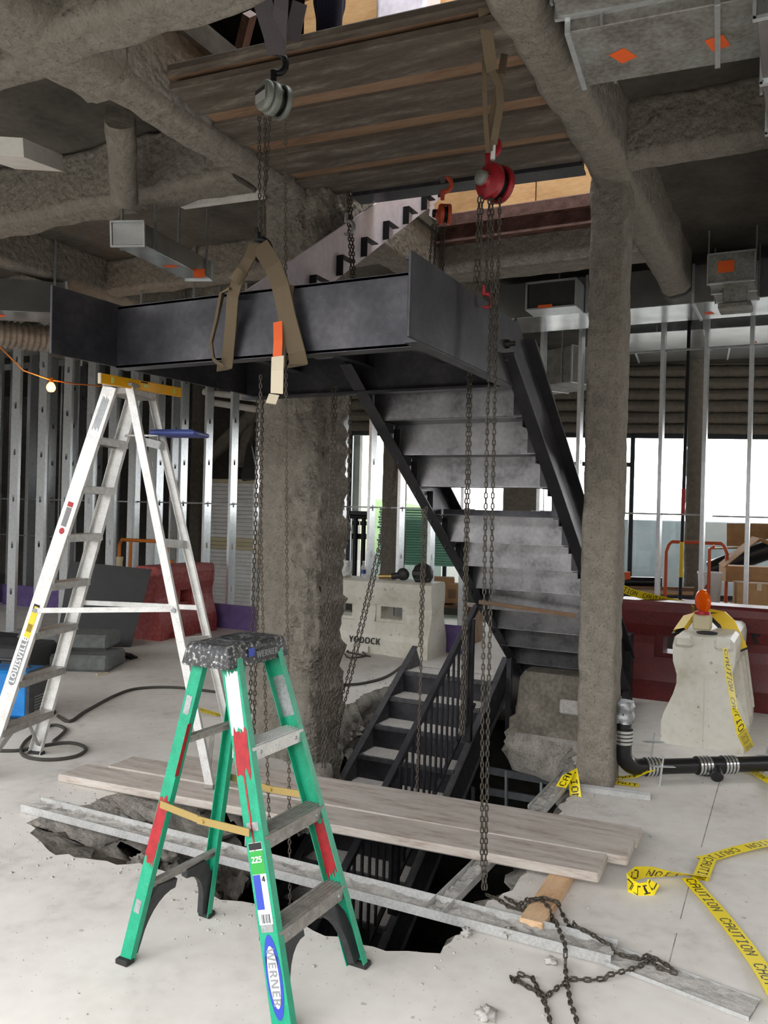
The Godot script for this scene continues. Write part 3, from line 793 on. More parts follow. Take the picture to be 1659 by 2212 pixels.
func build_upper_floor() -> void:
	# the storey above, open to the sky over the stair well
	var mb := MB.new()
	mb.bx(Vector3(-7.1, 6.2, -3.5), Vector3(0.2, 3.7, 11.5)); mb.bx(Vector3(3.1, 6.2, -3.5), Vector3(0.2, 3.7, 11.5))
	mb.bx(Vector3(-2, 6.2, -9.2), Vector3(10, 3.7, 0.2)); mb.bx(Vector3(-2, 6.2, 2.2), Vector3(10, 3.7, 0.2))
	struct("wall_upper", mb, M.shell, "pale walls of the storey above", "wall")
	mb = MB.new()
	mb.bx(Vector3(-5.4, 8.1, -3.5), Vector3(3.6, 0.15, 11.6)); mb.bx(Vector3(1.5, 8.1, -3.5), Vector3(3.4, 0.15, 11.6))
	mb.bx(Vector3(-1.9, 8.1, -8.0), Vector3(3.4, 0.15, 2.6)); mb.bx(Vector3(-1.9, 8.1, -0.9), Vector3(3.4, 0.15, 6.4))
	struct("ceiling_001", mb, M.shell, "roof of the storey above with an open bay", "ceiling")
	var g := thing("plywood_guard", "orange plywood guard wall round the opening above", "plywood wall", Vector3(-2, 4.36, -7.0))
	for i in 4:
		obj("plywood_sheet", MB.new().bx(Vector3(-2.0 + i * 1.22 + 0.005 * i, 1.22, 0), Vector3(1.215, 2.44, 0.018), 0.002), M.plywood, g)
		obj("plywood_sheet", MB.new().bx(Vector3(-2.0 + i * 1.22 + 0.005 * i, 3.0, 0), Vector3(1.215, 1.1, 0.018), 0.002), M.plywood, g)
	obj("corner_sheet", MB.new().box(Transform3D(Basis(Vector3.UP, -0.9), Vector3(0.78, 1.22, 0.4)), Vector3(1.2, 2.44, 0.018)), M.plywood, g)
	var rw := struct("wall_rough", lumpy(Vector3(-3.25, 4.3, -6.6), Vector3(-3.25, 7.6, -6.6), 0.3, 0.5, 0.05, 0.03), M.stringer_pale, "pale rough wall beside the upper stringer", "wall")
	rw.position = Vector3.ZERO
	# plank platform hung between the two girders, sheets of plywood above
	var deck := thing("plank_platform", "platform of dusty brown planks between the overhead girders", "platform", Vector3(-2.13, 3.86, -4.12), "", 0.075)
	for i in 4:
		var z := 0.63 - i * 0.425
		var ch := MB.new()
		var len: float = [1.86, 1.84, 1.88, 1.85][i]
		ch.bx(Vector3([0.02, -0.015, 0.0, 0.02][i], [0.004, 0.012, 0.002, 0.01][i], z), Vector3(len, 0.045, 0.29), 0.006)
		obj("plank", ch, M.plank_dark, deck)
		if i > 0: obj("batten", MB.new().bx(Vector3(0, 0.022, z + 0.2125), Vector3(1.84, 0.02, 0.14)), M.plywood_old, deck)
	obj("edge_board", MB.new().bx(Vector3(0.02, 0.075, 0.79), Vector3(1.84, 0.05, 0.05), 0.01), M.plank_dark, deck)
	obj("top_sheet", MB.new().bx(Vector3(0, 0.062, -0.02), Vector3(1.84, 0.018, 1.6)), M.plywood_old, deck)
	obj("edge_beam", MB.new().bx(Vector3(0.14, 0.085, -0.92), Vector3(1.56, 0.17, 0.1), 0.01).bx(Vector3(0.14, 0.005, -0.95), Vector3(1.56, 0.015, 0.16)), M.steel, deck)
	# loose timber seen through the near gap
	tag(obj("timber_post", MB.new().bar(Vector3(-3.362, 4.474, -4.300), Vector3(-3.096, 4.717, -4.100), 0.1, 0.05, Vector3.RIGHT), M.rust), "brown timber leaning above the platform edge", "timber")
	tag(obj("plaster_board", MB.new().bar(Vector3(-4.338, 4.894, -4.600), Vector3(-3.984, 4.962, -4.900), 0.5, 0.02, Vector3.UP), M.purple), "speckled purple board lying above the left girder", "board")

func build_stair() -> void:
	var st := thing("hung_stair", "dark raw steel stair landing with a flight, hung from chain hoists", "stair", Vector3(-1.9, 0, -5.5))
	var steel: Material = M.steel
	# landing frame
	objw("front_channel", MB.new().bx(Vector3(-2.32, 2.57, -3.206), Vector3(1.79, 0.32, 0.012), 0.002).bx(Vector3(-2.32, 2.416, -3.24), Vector3(1.79, 0.014, 0.08)).bx(Vector3(-2.32, 2.724, -3.24), Vector3(1.79, 0.014, 0.08)), steel, st)
	objw("side_plate", MB.new().bar(Vector3(-3.22, 2.575, -2.78), Vector3(-3.22, 2.592, -4.34), 0.014, 0.325, Vector3.UP, 0.002), steel, st)
	objw("side_plate", MB.new().bx(Vector3(-1.427, 2.572, -3.665), Vector3(0.014, 0.345, 1.39), 0.002).bx(Vector3(-1.455, 2.4, -3.7), Vector3(0.06, 0.012, 1.3)).bx(Vector3(-1.455, 2.742, -3.7), Vector3(0.06, 0.012, 1.3)), steel, st)
	objw("rear_channel", MB.new().bx(Vector3(-2.32, 2.555, -4.33), Vector3(1.79, 0.32, 0.014)).bx(Vector3(-2.32, 2.4, -4.3), Vector3(1.79, 0.014, 0.07)), steel, st)
	objw("landing_pan", MB.new().bx(Vector3(-2.32, 2.66, -3.77), Vector3(1.78, 0.008, 1.1)), steel, st)
	for x in [-2.85, -2.35, -1.85]:
		objw("joist", MB.new().bx(Vector3(x, 2.6, -3.77), Vector3(0.01, 0.11, 1.08)).bx(Vector3(x + 0.03, 2.55, -3.77), Vector3(0.06, 0.008, 1.08)), steel, st)
	objw("gusset", MB.new().bar(Vector3(-1.95, 2.47, -3.25), Vector3(-1.72, 2.47, -3.5), 0.06, 0.01), steel, st)
	objw("connection_block", MB.new().bx(Vector3(-2.03, 2.44, -3.3), Vector3(0.1, 0.06, 0.08), 0.01), M.steel_dusty, st)
	# two channel stringers of the flight, falling away from the camera
	var fall := Vector3(0, -0.676, -1.0).normalized()
	var nrm := Vector3(0, 1.0, -0.676).normalized()
	for s in [[-1.43, 1.0], [-2.39, 1.0]]:
		var a := Vector3(s[0], 2.588 + 0.676 * 0.02, -4.28)
		var b := Vector3(s[0], 0.3, -7.68)
		var m := MB.new()
		m.bar(a - fall * 0.06, b, 0.012, 0.33, nrm)
		m.bar(a + nrm * 0.16 + Vector3(0.035 * s[1], 0, 0) + fall * 0.1, b + nrm * 0.16 + Vector3(0.035 * s[1], 0, 0), 0.075, 0.013, nrm, 0.003)
		m.bar(a - nrm * 0.16 + Vector3(0.035 * s[1], 0, 0) - fall * 0.12, b - nrm * 0.16 + Vector3(0.035 * s[1], 0, 0), 0.075, 0.013, nrm, 0.003)
		objw("stringer", m, steel, st)
	objw("foot_post", MB.new().bx(Vector3(-2.37, 0.08, -7.3), Vector3(0.06, 0.78, 0.12), 0.004).bx(Vector3(-2.35, 0.25, -7.36), Vector3(0.012, 0.6, 0.3)), steel, st)
	objw("foot_post", MB.new().bx(Vector3(-1.41, 0.33, -7.72), Vector3(0.07, 0.66, 0.14), 0.004), steel, st)
	# risers and tread pans; the fourth riser is not in place yet
	for k in 12:
		var y := 2.265 - 0.19 * k
		var z := -4.52 - 0.277 * k
		if k != 3:
			objw("riser", MB.new().bar(Vector3(-1.91, y, z), Vector3(-1.91, y + 0.186, z + 0.016), 0.93, 0.005, Vector3.BACK).bx(Vector3(-1.91, y - 0.004, z - 0.012), Vector3(0.93, 0.006, 0.03)), M.riser, st)
		objw("tread_pan", MB.new().bx(Vector3(-1.91, y - 0.002, z - 0.135), Vector3(0.93, 0.005, 0.275)).bx(Vector3(-1.91, y + 0.018, z - 0.272), Vector3(0.93, 0.04, 0.005)), steel, st)
		for s in [-2.375, -1.445]:
			var dx := 0.02 if s < -2.0 else -0.02
			objw("tread_angle", MB.new().bx(Vector3(s + dx, y - 0.012, z - 0.13), Vector3(0.045, 0.006, 0.2)).bx(Vector3(s + dx * 0.3, y - 0.035, z - 0.13), Vector3(0.006, 0.05, 0.2)).bx(Vector3(s + dx, y + 0.08, z + 0.02), Vector3(0.045, 0.16, 0.006)), steel, st)
	for y in [2.594, 2.514]:
		objw("bolt", MB.new().lathe(Transform3D(Basis(Vector3.FORWARD, PI / 2), Vector3(-1.42, y, -4.137)), [Vector2(0.024, 0.0), Vector2(0.024, 0.022), Vector2(0.013, 0.022), Vector2(0.013, 0.055)], 6), M.black_metal, st)
	objw("timber_strip", MB.new().bar(Vector3(-2.293, 1.009, -6.200), Vector3(-1.531, 0.955, -6.250), 0.02, 0.03), M.plywood_old, st)

	# stringer of the flight above, not yet painted, with the tread angles welded on
	var up := thing("stair_stringer", "pale violet-grey steel stringer with welded tread angles, rising behind the landing", "stringer", Vector3(-2.75, 2.72, -3.5))
	var pn := Vector3(0, 1.0, 0.667).normalized()
	objw("stringer_plate", MB.new().bar(Vector3(-2.75, 2.735, -3.69), Vector3(-2.75, 4.88, -6.9), 0.012, 0.275, pn, 0.002), M.stringer_pale, up)
	for k in 10:
		var y := 3.135 + 0.213 * k
		var z := -4.3 - 0.318 * k
		objw("tread_angle", MB.new().bx(Vector3(-2.72, y - 0.065, z), Vector3(0.05, 0.13, 0.006)).bx(Vector3(-2.72, y, z - 0.08), Vector3(0.05, 0.006, 0.16)), M.black_metal, up)

func build_lower_stair() -> void:
	var st := thing("lower_stair", "dusty black steel stair with railing going down through the floor opening", "stair", Vector3(-2.9, -3.5, -4.5))
	var d := Vector3(0, -0.65, 1.0).normalized()
	var n := Vector3(0, 1.0, 0.65).normalized()
	for s in [[-3.37, 0.40, -7.36], [-2.46, 0.38, -7.4]]:
		var a := Vector3(s[0], s[1], s[2]) - n * 0.14
		objw("stringer", MB.new().bar(a, a + d * 6.2, 0.014, 0.28, n).bar(a + n * 0.14, a + n * 0.14 + d * 6.2, 0.06, 0.012, n, 0.003).bar(a - n * 0.14, a - n * 0.14 + d * 6.2, 0.06, 0.012, n), M.steel_dusty, st)
	for k in 18:
		var y := 0.205 - 0.19 * k
		var z := -7.1 + 0.29 * k
		objw("tread", MB.new().bx(Vector3(-2.915, y - 0.02, z - 0.13), Vector3(0.88, 0.04, 0.31), 0.004), M.steel_dusty, st)
		objw("riser", MB.new().bx(Vector3(-2.915, y - 0.115, z + 0.02), Vector3(0.88, 0.15, 0.006)), M.steel, st)
		if k < 14:
			var rings := []
			for i in 23:
				var ring := PackedVector3Array()
				for j in 9:
					var p := Vector3(-3.335 + 0.84 * i / 22.0, y, z - 0.26 + 0.26 * j / 8.0)
					p += Vector3(wob(p, 20.0, 0.012), 0.0, wob(p + Vector3(3, 0, 0), 20.0, 0.012))
					p.y = y + maxf(0.0008, 0.004 + wob(p, 9.0, 0.014) + wob(p, 31.0, 0.012)) * (0.0 if i in [0, 22] or j in [0, 8] else 1.0)
					ring.append(p)
				rings.append(ring)
			var dust := objw("rubble_dust", MB.new().loft(rings, false, false, -1.0), M.debris, st)
			dust.set_meta("kind", "stuff")
	# railing on the near side
	var ra := Vector3(-2.45, 0.93, -6.57)
	var rb := ra + d * 4.6
	objw("handrail", MB.new().bar(ra, rb, 0.05, 0.045, n, 0.006), M.steel, st)
	objw("bottom_rail", MB.new().bar(ra + Vector3(0, -0.82, 0), rb + Vector3(0, -0.82, 0), 0.03, 0.02, n), M.steel, st)
	for k in 36:
		var p := ra.lerp(rb, (k + 0.6) / 37.0)
		objw("baluster", MB.new().bar(p, p + Vector3(0, -0.82, 0), 0.016, 0.016, Vector3.BACK), M.steel, st)
	for k in [0.035, 0.38, 0.73]:
		var p := ra.lerp(rb, k)
		objw("newel_post", MB.new().bar(p, p + Vector3(0, -1.02, 0), 0.07, 0.05, Vector3.BACK, 0.006), M.steel, st)
	# small barrier lengths of studding deep in the opening
	var fr := thing("framing_below", "grey metal framing rails deep in the opening beside the lower stair", "framing", Vector3(-2.173, -0.657, -6.974))
	for a in [[Vector3(-2.494, -0.577, -7.034), Vector3(-1.757, -0.518, -6.849)], [Vector3(-2.490, -0.763, -7.036), Vector3(-1.918, -0.703, -6.879)]]:
		objw("rail", MB.new().bar(a[0], a[1], 0.03, 0.06), M.galv_dull, fr)
	for a in [[Vector3(-2.594, -0.733, -6.984), Vector3(-2.553, -0.944, -6.892)], [Vector3(-2.285, -0.534, -6.973), Vector3(-2.260, -0.900, -6.929)], [Vector3(-1.939, -0.547, -6.868), Vector3(-1.919, -0.802, -6.822)]]:
		objw("post", MB.new().bar(a[0], a[1], 0.02, 0.04, Vector3.BACK), M.galv_dull, fr)

# ---- chains ----
var link_meshes := {}
func link_mesh(len: float, wid: float, r: float) -> ArrayMesh:
	var key := "%.4f %.4f %.4f" % [len, wid, r]
	if not link_meshes.has(key):
		var pts := []
		var hw := wid / 2 - r
		var hl := len / 2 - r
		for k in 10:
			var a := TAU * k / 10.0
			pts.append(Vector3(cos(a) * hw, sin(a) * hw + (hl - hw) * signf(sin(a) + 0.001), 0))
		link_meshes[key] = MB.new().tube(pts, r, 5, false, true).mesh()
	return link_meshes[key]

# links threaded along a polyline; each link is its own piece under the chain
func chain(parent: Node3D, called: String, pts: Array, size: float, mat: Material) -> Node3D:
	var c: Node3D
	if called == "":
		c = parent
	else:
		c = Node3D.new()
		c.name = numbered(called, parent)
		parent.add_child(c)
	var off := Vector3.ZERO
	var p: Node = c
	while p != self:
		off += (p as Node3D).position
		p = p.get_parent()
	var pitch := size * 0.72
	var total := 0.0
	for i in pts.size() - 1: total += pts[i].distance_to(pts[i + 1])
	var count := int(total / pitch)
	var m := link_mesh(size, size * 0.62, size * 0.11)
	var seg := 0
	var done := 0.0
	for k in count:
		var s := (k + 0.5) * pitch
		while seg < pts.size() - 2 and s > done + pts[seg].distance_to(pts[seg + 1]):
			done += pts[seg].distance_to(pts[seg + 1]); seg += 1
		var dir: Vector3 = (pts[seg + 1] - pts[seg]).normalized()
		var at: Vector3 = pts[seg] + dir * (s - done)
		var side := dir.cross(Vector3(0.453, 0, -0.891) if absf(dir.y) > 0.7 else Vector3.UP).normalized()
		var b := Basis(side, dir, side.cross(dir))
		b = b * Basis(Vector3.UP, (PI / 2 if k % 2 == 0 else 0.0) + 0.5 + rng.randf_range(-0.2, 0.2))
		var o := obj("link", m, mat, c)
		o.transform = Transform3D(b, at - off)
	return c

func hook(parent: Node3D, called: String, at: Vector3, size: float, mat: Material, flip := 1.0, turn := 0.5) -> void:
	var off := Vector3.ZERO
	var p: Node = parent
	while p != self:
		off += (p as Node3D).position
		p = p.get_parent()
	var pts := []
	var rad := []
	pts.append(Vector3(0, size * 0.55, 0)); rad.append(size * 0.09)
	pts.append(Vector3(0, size * 0.36, 0)); rad.append(size * 0.1)
	for k in 11:
		var a := PI * 0.62 - k * PI * 1.32 / 10.0
		pts.append(Vector3(cos(a) * size * 0.3 + size * 0.09, sin(a) * size * 0.33 - 0.02, 0)); rad.append(size * (0.11 if k < 8 else 0.11 - (k - 7) * 0.02))
	var o := obj(called, MB.new().tube(pts, rad, 8), mat, parent)
	o.transform = Transform3D(Basis(Vector3.UP, turn).scaled_local(Vector3(1, flip, 1)), at - off)

func hoist_body(h: Node3D, at: Vector3, size: float, body: Material, cover: Material, turn: float, cover_r := 0.2) -> void:
	var t := Transform3D(Basis(Vector3.UP, turn), at - h.position)
	# round gear case, side plates, wheel with a slotted guard
	var ax := Basis(Vector3.FORWARD, PI / 2)
	obj("gear_case", MB.new().lathe(t * Transform3D(ax, Vector3(-0.1, 0, 0) * size), [Vector2(0.02, -0.26) * size, Vector2(0.17, -0.24) * size, Vector2(0.2, -0.18) * size, Vector2(0.2, -0.1) * size, Vector2(0.42, -0.06) * size, Vector2(0.46, 0.0) * size, Vector2(0.46, 0.12) * size, Vector2(0.42, 0.16) * size], 20), body, h)
	obj("end_cover", MB.new().lathe(t * Transform3D(ax, Vector3(-0.1, 0.02, 0) * size), [Vector2(0.02, -0.36 + cover_r * 0.3 - 0.06) * size, Vector2(cover_r * 0.85, -0.34 + cover_r * 0.3 - 0.06) * size, Vector2(cover_r, -0.28 + cover_r * 0.3 - 0.06) * size, Vector2(cover_r, -0.12) * size], 8 if cover_r < 0.3 else 20), cover, h)
	obj("hand_wheel", MB.new().lathe(t * Transform3D(ax, Vector3(0.16, 0, 0) * size), [Vector2(0.3, -0.1) * size, Vector2(0.42, -0.09) * size, Vector2(0.34, 0.0) * size, Vector2(0.42, 0.09) * size, Vector2(0.3, 0.1) * size], 20), M.black_metal, h)
	obj("wheel_guard", MB.new().lathe(t * Transform3D(ax, Vector3(0.32, 0, 0) * size), [Vector2(0.46, -0.1) * size, Vector2(0.48, -0.02) * size, Vector2(0.46, 0.06) * size, Vector2(0.2, 0.08) * size], 20), body, h)
	obj("tie_bar", MB.new().box(t * Transform3D(Basis.IDENTITY, Vector3(0.12, 0.4, 0.12) * size), Vector3(0.5, 0.07, 0.12) * size, 0.004), body, h)

func strap(parent: Node3D, called: String, pts: Array, wide: float, mat: Material, side := Vector3.ZERO, thick := 0.006) -> void:
	var half := []
	for i in pts.size():
		var d: Vector3 = (pts[mini(i + 1, pts.size() - 1)] - pts[maxi(i - 1, 0)]).normalized()
		var s := side if side != Vector3.ZERO else d.cross(Vector3(0.453, 0, 0.891)).normalized()
		half.append((s - d * s.dot(d)).normalized() * wide / 2)
	objw(called, MB.new().band(pts, half, thick, 1.0), mat, parent)

func build_hoists() -> void:
	# grey hoist on the left
	var h := thing("chain_hoist", "grey chain hoist hanging over the middle of the landing channel", "hoist", Vector3(-2.234, 3.587, -3.150))
	var p := h.position
	hoist_body(h, p, 0.165, M.hoist_grey, M.hoist_grey, 1.15, 0.42)
	var pe := Vector3(-cos(1.15), 0, sin(1.15))
	var pt := Transform3D(basis_to(pe), p + pe * 0.067)
	objw("name_plate", MB.new().box(pt * Transform3D(Basis.IDENTITY, Vector3(0, 0.0, 0)), Vector3(0.085, 0.06, 0.004)), M.hoist_plate, h)
	objw("name_plate_band", MB.new().box(pt * Transform3D(Basis.IDENTITY, Vector3(0, 0.02, 0.002)), Vector3(0.085, 0.018, 0.004)), M.ink, h)
	hook(h, "top_hook", p + Vector3(0.0, 0.15, 0), 0.14, M.black_metal, -1.0, 0.7)
	chain(h, "load_chain", [Vector3(-2.310, 3.523, -3.150), Vector3(-2.326, 2.995, -3.200)], 0.03, M.chain)
	chain(h, "load_chain", [Vector3(-2.276, 3.509, -3.150), Vector3(-2.300, 2.992, -3.200)], 0.03, M.chain)
	chain(h, "load_chain", [Vector3(-2.250, 3.515, -3.150), Vector3(-2.296, 3.220, -3.200)], 0.03, M.chain)
	hook(h, "load_hook", Vector3(-2.352, 2.950, -3.220), 0.15, M.black_metal, 1.0, 0.6)
	chain(h, "hand_chain", [Vector3(-2.199, 3.510, -3.200), Vector3(-2.268, 2.819, -3.340), Vector3(-2.303, 2.295, -3.420), Vector3(-2.278, 1.244, -3.440), Vector3(-2.243, 0.471, -3.440), Vector3(-2.197, -0.319, -3.420)], 0.03, M.chain_dull)
	chain(h, "hand_chain", [Vector3(-2.458, 2.372, -3.420), Vector3(-2.461, 1.931, -3.440), Vector3(-2.427, 1.233, -3.440), Vector3(-2.372, 0.450, -3.440), Vector3(-2.305, -0.266, -3.420)], 0.03, M.chain_dull)
	chain(h, "slack_chain", [Vector3(-3.145, 2.585, -4.350), Vector3(-3.171, 1.696, -4.400), Vector3(-3.179, 0.797, -4.400), Vector3(-3.143, 0.035, -4.360)], 0.042, M.chain)
	chain(h, "slack_chain", [Vector3(-3.109, 2.583, -4.350), Vector3(-3.134, 1.697, -4.400), Vector3(-3.142, 0.801, -4.400), Vector3(-3.115, 0.054, -4.360)], 0.042, M.chain)
	# slings that carry it
	var s1 := thing("sling", "dark webbing sling holding the grey hoist from the cross beam", "sling", Vector3(-2.222, 3.888, -3.100))
	strap(s1, "strap", [Vector3(-2.146, 3.978, -2.860), Vector3(-2.185, 3.908, -3.000), Vector3(-2.193, 3.829, -3.080), Vector3(-2.204, 3.772, -3.120)], 0.085, M.web_dark)
	strap(s1, "strap", [Vector3(-1.994, 3.937, -2.860), Vector3(-2.113, 3.901, -3.020), Vector3(-2.177, 3.835, -3.100), Vector3(-2.201, 3.776, -3.130)], 0.07, M.web_dark)
	strap(s1, "strap", [Vector3(-2.134, 4.037, -3.200), Vector3(-2.165, 3.981, -3.220), Vector3(-2.201, 3.897, -3.240)], 0.07, M.web_dark)
	var s2 := thing("sling", "brown webbing sling choked round the landing channel, on the hook of the grey hoist", "sling", Vector3(-2.4, 2.4, -3.2))
	strap(s2, "strap", [Vector3(-2.351, 2.948, -3.200), Vector3(-2.354, 2.867, -3.160), Vector3(-2.390, 2.776, -3.130), Vector3(-2.412, 2.689, -3.120), Vector3(-2.442, 2.568, -3.150), Vector3(-2.475, 2.377, -3.170), Vector3(-2.557, 2.371, -3.240), Vector3(-2.584, 2.612, -3.300)], 0.055, M.web, Vector3(0.9, 0, -0.3), 0.012)
	strap(s2, "strap", [Vector3(-2.413, 2.722, -3.120), Vector3(-2.483, 2.716, -3.130), Vector3(-2.511, 2.592, -3.130), Vector3(-2.541, 2.484, -3.130), Vector3(-2.513, 2.397, -3.120), Vector3(-2.481, 2.369, -3.150)], 0.05, M.web, Vector3(0.5, 0, 0.85), 0.012)
	objw("knot", lumpy(Vector3(-2.375, 2.810, -3.140), Vector3(-2.408, 2.757, -3.130), 0.06, 0.06, 0.025, 0.012, 9.0, 0.02), M.web, s2)
	strap(s2, "strap", [Vector3(-2.322, 2.940, -3.200), Vector3(-2.210, 2.816, -3.150), Vector3(-2.150, 2.709, -3.130), Vector3(-2.114, 2.561, -3.140), Vector3(-2.069, 2.413, -3.150), Vector3(-2.077, 2.368, -3.180), Vector3(-2.155, 2.377, -3.280)], 0.085, M.web, Vector3(0.95, 0.15, -0.1), 0.01)
	strap(s2, "strap", [Vector3(-2.131, 2.724, -3.170), Vector3(-2.139, 2.563, -3.140), Vector3(-2.154, 2.419, -3.150), Vector3(-2.191, 2.366, -3.200)], 0.05, M.web, Vector3(0.95, 0.0, -0.1), 0.01)
	strap(s2, "orange_tag", [Vector3(-2.162, 2.552, -3.130), Vector3(-2.147, 2.464, -3.115), Vector3(-2.146, 2.386, -3.110)], 0.045, M.orange, Vector3(0.95, 0.0, -0.1), 0.003)
	strap(s2, "paper_tag", [Vector3(-2.144, 2.390, -3.110), Vector3(-2.137, 2.325, -3.100), Vector3(-2.150, 2.224, -3.120)], 0.062, M.level_end, Vector3(0.95, 0.05, -0.1), 0.003)
	strap(s2, "paper_tag", [Vector3(-2.165, 2.220, -3.120), Vector3(-2.168, 2.176, -3.100)], 0.05, M.level_end, Vector3(0.85, -0.3, -0.1), 0.003)

	# large red hoist on the right
	var r := thing("chain_hoist", "large red chain hoist hanging by the corner of the landing", "hoist", Vector3(-1.356, 3.265, -3.686))
	p = r.position
	hoist_body(r, p, 0.185, M.hoist_red, M.hoist_grey, 1.1)
	hook(r, "top_hook", p + Vector3(-0.02, 0.15, 0), 0.13, M.hoist_red, -1.0, 0.5)
	objw("hook_latch", MB.new().tube([Vector3(-1.352, 3.451, -3.688), Vector3(-1.354, 3.370, -3.687)], 0.012, 8), M.ink_white, r)
	chain(r, "load_chain", [Vector3(-1.405, 3.194, -3.661), Vector3(-1.428, 3.004, -3.706), Vector3(-1.458, 2.798, -3.769)], 0.036, M.chain)
	chain(r, "load_chain", [Vector3(-1.393, 3.195, -3.667), Vector3(-1.414, 3.004, -3.713), Vector3(-1.440, 2.798, -3.778)], 0.036, M.chain)
	chain(r, "load_chain", [Vector3(-1.355, 3.181, -3.664), Vector3(-1.374, 2.907, -3.700), Vector3(-1.384, 2.758, -3.728)], 0.036, M.chain)
	hook(r, "load_hook", Vector3(-1.399, 2.745, -3.743), 0.1, M.hoist_red, 1.0, 0.5)
	chain(r, "hand_chain", [Vector3(-1.302, 3.171, -3.657), Vector3(-1.301, 2.887, -3.658), Vector3(-1.299, 2.584, -3.648), Vector3(-1.291, 2.153, -3.629), Vector3(-1.281, 1.514, -3.612), Vector3(-1.268, 0.757, -3.585), Vector3(-1.256, 0.134, -3.569), Vector3(-1.236, -0.000, -3.523)], 0.034, M.chain)
	chain(r, "hand_chain", [Vector3(-1.336, 3.170, -3.651), Vector3(-1.327, 2.757, -3.645), Vector3(-1.324, 2.454, -3.635), Vector3(-1.320, 2.152, -3.615), Vector3(-1.309, 1.513, -3.598), Vector3(-1.291, 0.756, -3.573), Vector3(-1.271, 0.133, -3.561), Vector3(-1.244, 0.010, -3.519)], 0.034, M.chain)
	chain(r, "hand_chain", [Vector3(-1.304, 2.795, -3.634), Vector3(-1.300, 2.366, -3.625)], 0.034, M.chain)
	chain(r, "slack_chain", [Vector3(-1.549, 2.461, -3.981), Vector3(-1.527, 1.960, -3.936), Vector3(-1.507, 1.261, -3.890), Vector3(-1.486, 0.598, -3.845)], 0.034, M.chain)
	chain(r, "slack_chain", [Vector3(-1.561, 2.461, -3.974), Vector3(-1.538, 1.960, -3.930), Vector3(-1.515, 1.261, -3.885), Vector3(-1.496, 0.598, -3.839)], 0.034, M.chain)
	var s3 := thing("sling", "brown webbing sling hanging from the girder down to the red hoist", "sling", Vector3(-1.346, 3.740, -3.579))
	strap(s3, "strap", [Vector3(-1.305, 3.916, -3.398), Vector3(-1.310, 3.849, -3.440), Vector3(-1.320, 3.745, -3.536), Vector3(-1.324, 3.726, -3.568)], 0.055, M.web)
	strap(s3, "strap", [Vector3(-1.358, 3.792, -3.551), Vector3(-1.359, 3.634, -3.572), Vector3(-1.363, 3.521, -3.604), Vector3(-1.367, 3.393, -3.658)], 0.022, M.web)
	strap(s3, "strap", [Vector3(-1.299, 3.838, -3.659), Vector3(-1.293, 3.721, -3.606), Vector3(-1.315, 3.645, -3.617), Vector3(-1.338, 3.548, -3.628), Vector3(-1.364, 3.404, -3.660)], 0.034, M.web)
	strap(s3, "strap", [Vector3(-1.330, 3.730, -3.565), Vector3(-1.298, 3.662, -3.592), Vector3(-1.293, 3.583, -3.606), Vector3(-1.318, 3.490, -3.627), Vector3(-1.345, 3.433, -3.669)], 0.034, M.web)

	# small orange hoist further back
	var o := thing("chain_hoist", "small orange chain hoist behind the landing corner", "hoist", Vector3(-2.120, 3.612, -4.868))
	p = o.position
	hoist_body(o, p, 0.14, M.hoist_orange, M.black_metal, 0.55)
	hook(o, "top_hook", p + Vector3(0.0, 0.17, 0), 0.14, M.hoist_orange, -1.0, 0.4)
	objw("hanger", MB.new().bar(p + Vector3(0, 0.2, 0), p + Vector3(0.0, 0.36, 0.05), 0.03, 0.008, Vector3.BACK), M.web_dark, o)
	chain(o, "load_chain", [Vector3(-2.121, 3.532, -4.868), Vector3(-2.102, 3.221, -4.821)], 0.034, M.chain)
	chain(o, "load_chain", [Vector3(-2.107, 3.532, -4.875), Vector3(-2.088, 3.192, -4.828)], 0.034, M.chain)
	chain(o, "hand_chain", [Vector3(-2.163, 3.538, -4.824), Vector3(-2.152, 3.240, -4.762)], 0.03, M.chain)
	chain(o, "hand_chain", [Vector3(-2.142, 3.539, -4.835), Vector3(-2.126, 3.226, -4.775)], 0.03, M.chain)
	# lifting chain with a hook in front of the pale stringer
	var b := thing("lifting_chain", "black lifting chain with a hook in front of the pale stringer", "chain", Vector3(-2.449, 3.544, -4.251))
	chain(b, "strand", [Vector3(-2.483, 3.604, -4.291), Vector3(-2.451, 3.407, -4.251), Vector3(-2.351, 3.005, -4.133)], 0.036, M.chain)
	chain(b, "strand", [Vector3(-2.470, 3.604, -4.297), Vector3(-2.433, 3.380, -4.260), Vector3(-2.337, 3.005, -4.140)], 0.036, M.chain)
	hook(b, "hook", Vector3(-2.453, 3.386, -4.227), 0.12, M.galv_dull, 1.0, 0.3)
	# chains below the landing
	var c1 := thing("hanging_chain", "double strand chain hanging from the landing beside the thick column", "chain", Vector3(-2.478, 2.426, -4.181))
	chain(c1, "strand", [Vector3(-2.485, 2.426, -4.177), Vector3(-2.485, 1.979, -4.177), Vector3(-2.485, 1.166, -4.177), Vector3(-2.489, 0.191, -4.175)], 0.036, M.chain)
	chain(c1, "strand", [Vector3(-2.469, 2.426, -4.185), Vector3(-2.468, 1.979, -4.186), Vector3(-2.471, 1.167, -4.184), Vector3(-2.474, 0.191, -4.183)], 0.036, M.chain)
	var c2 := thing("hanging_chain", "single thick chain with an orange hook hanging under the landing", "chain", Vector3(-2.468, 2.465, -4.354))
	hook(c2, "hook", Vector3(-2.465, 2.448, -4.355), 0.08, M.hoist_orange, -1.0, 0.4)
	chain(c2, "strand", [Vector3(-2.467, 2.423, -4.355), Vector3(-2.465, 1.990, -4.356), Vector3(-2.461, 1.502, -4.358)], 0.04, M.chain)
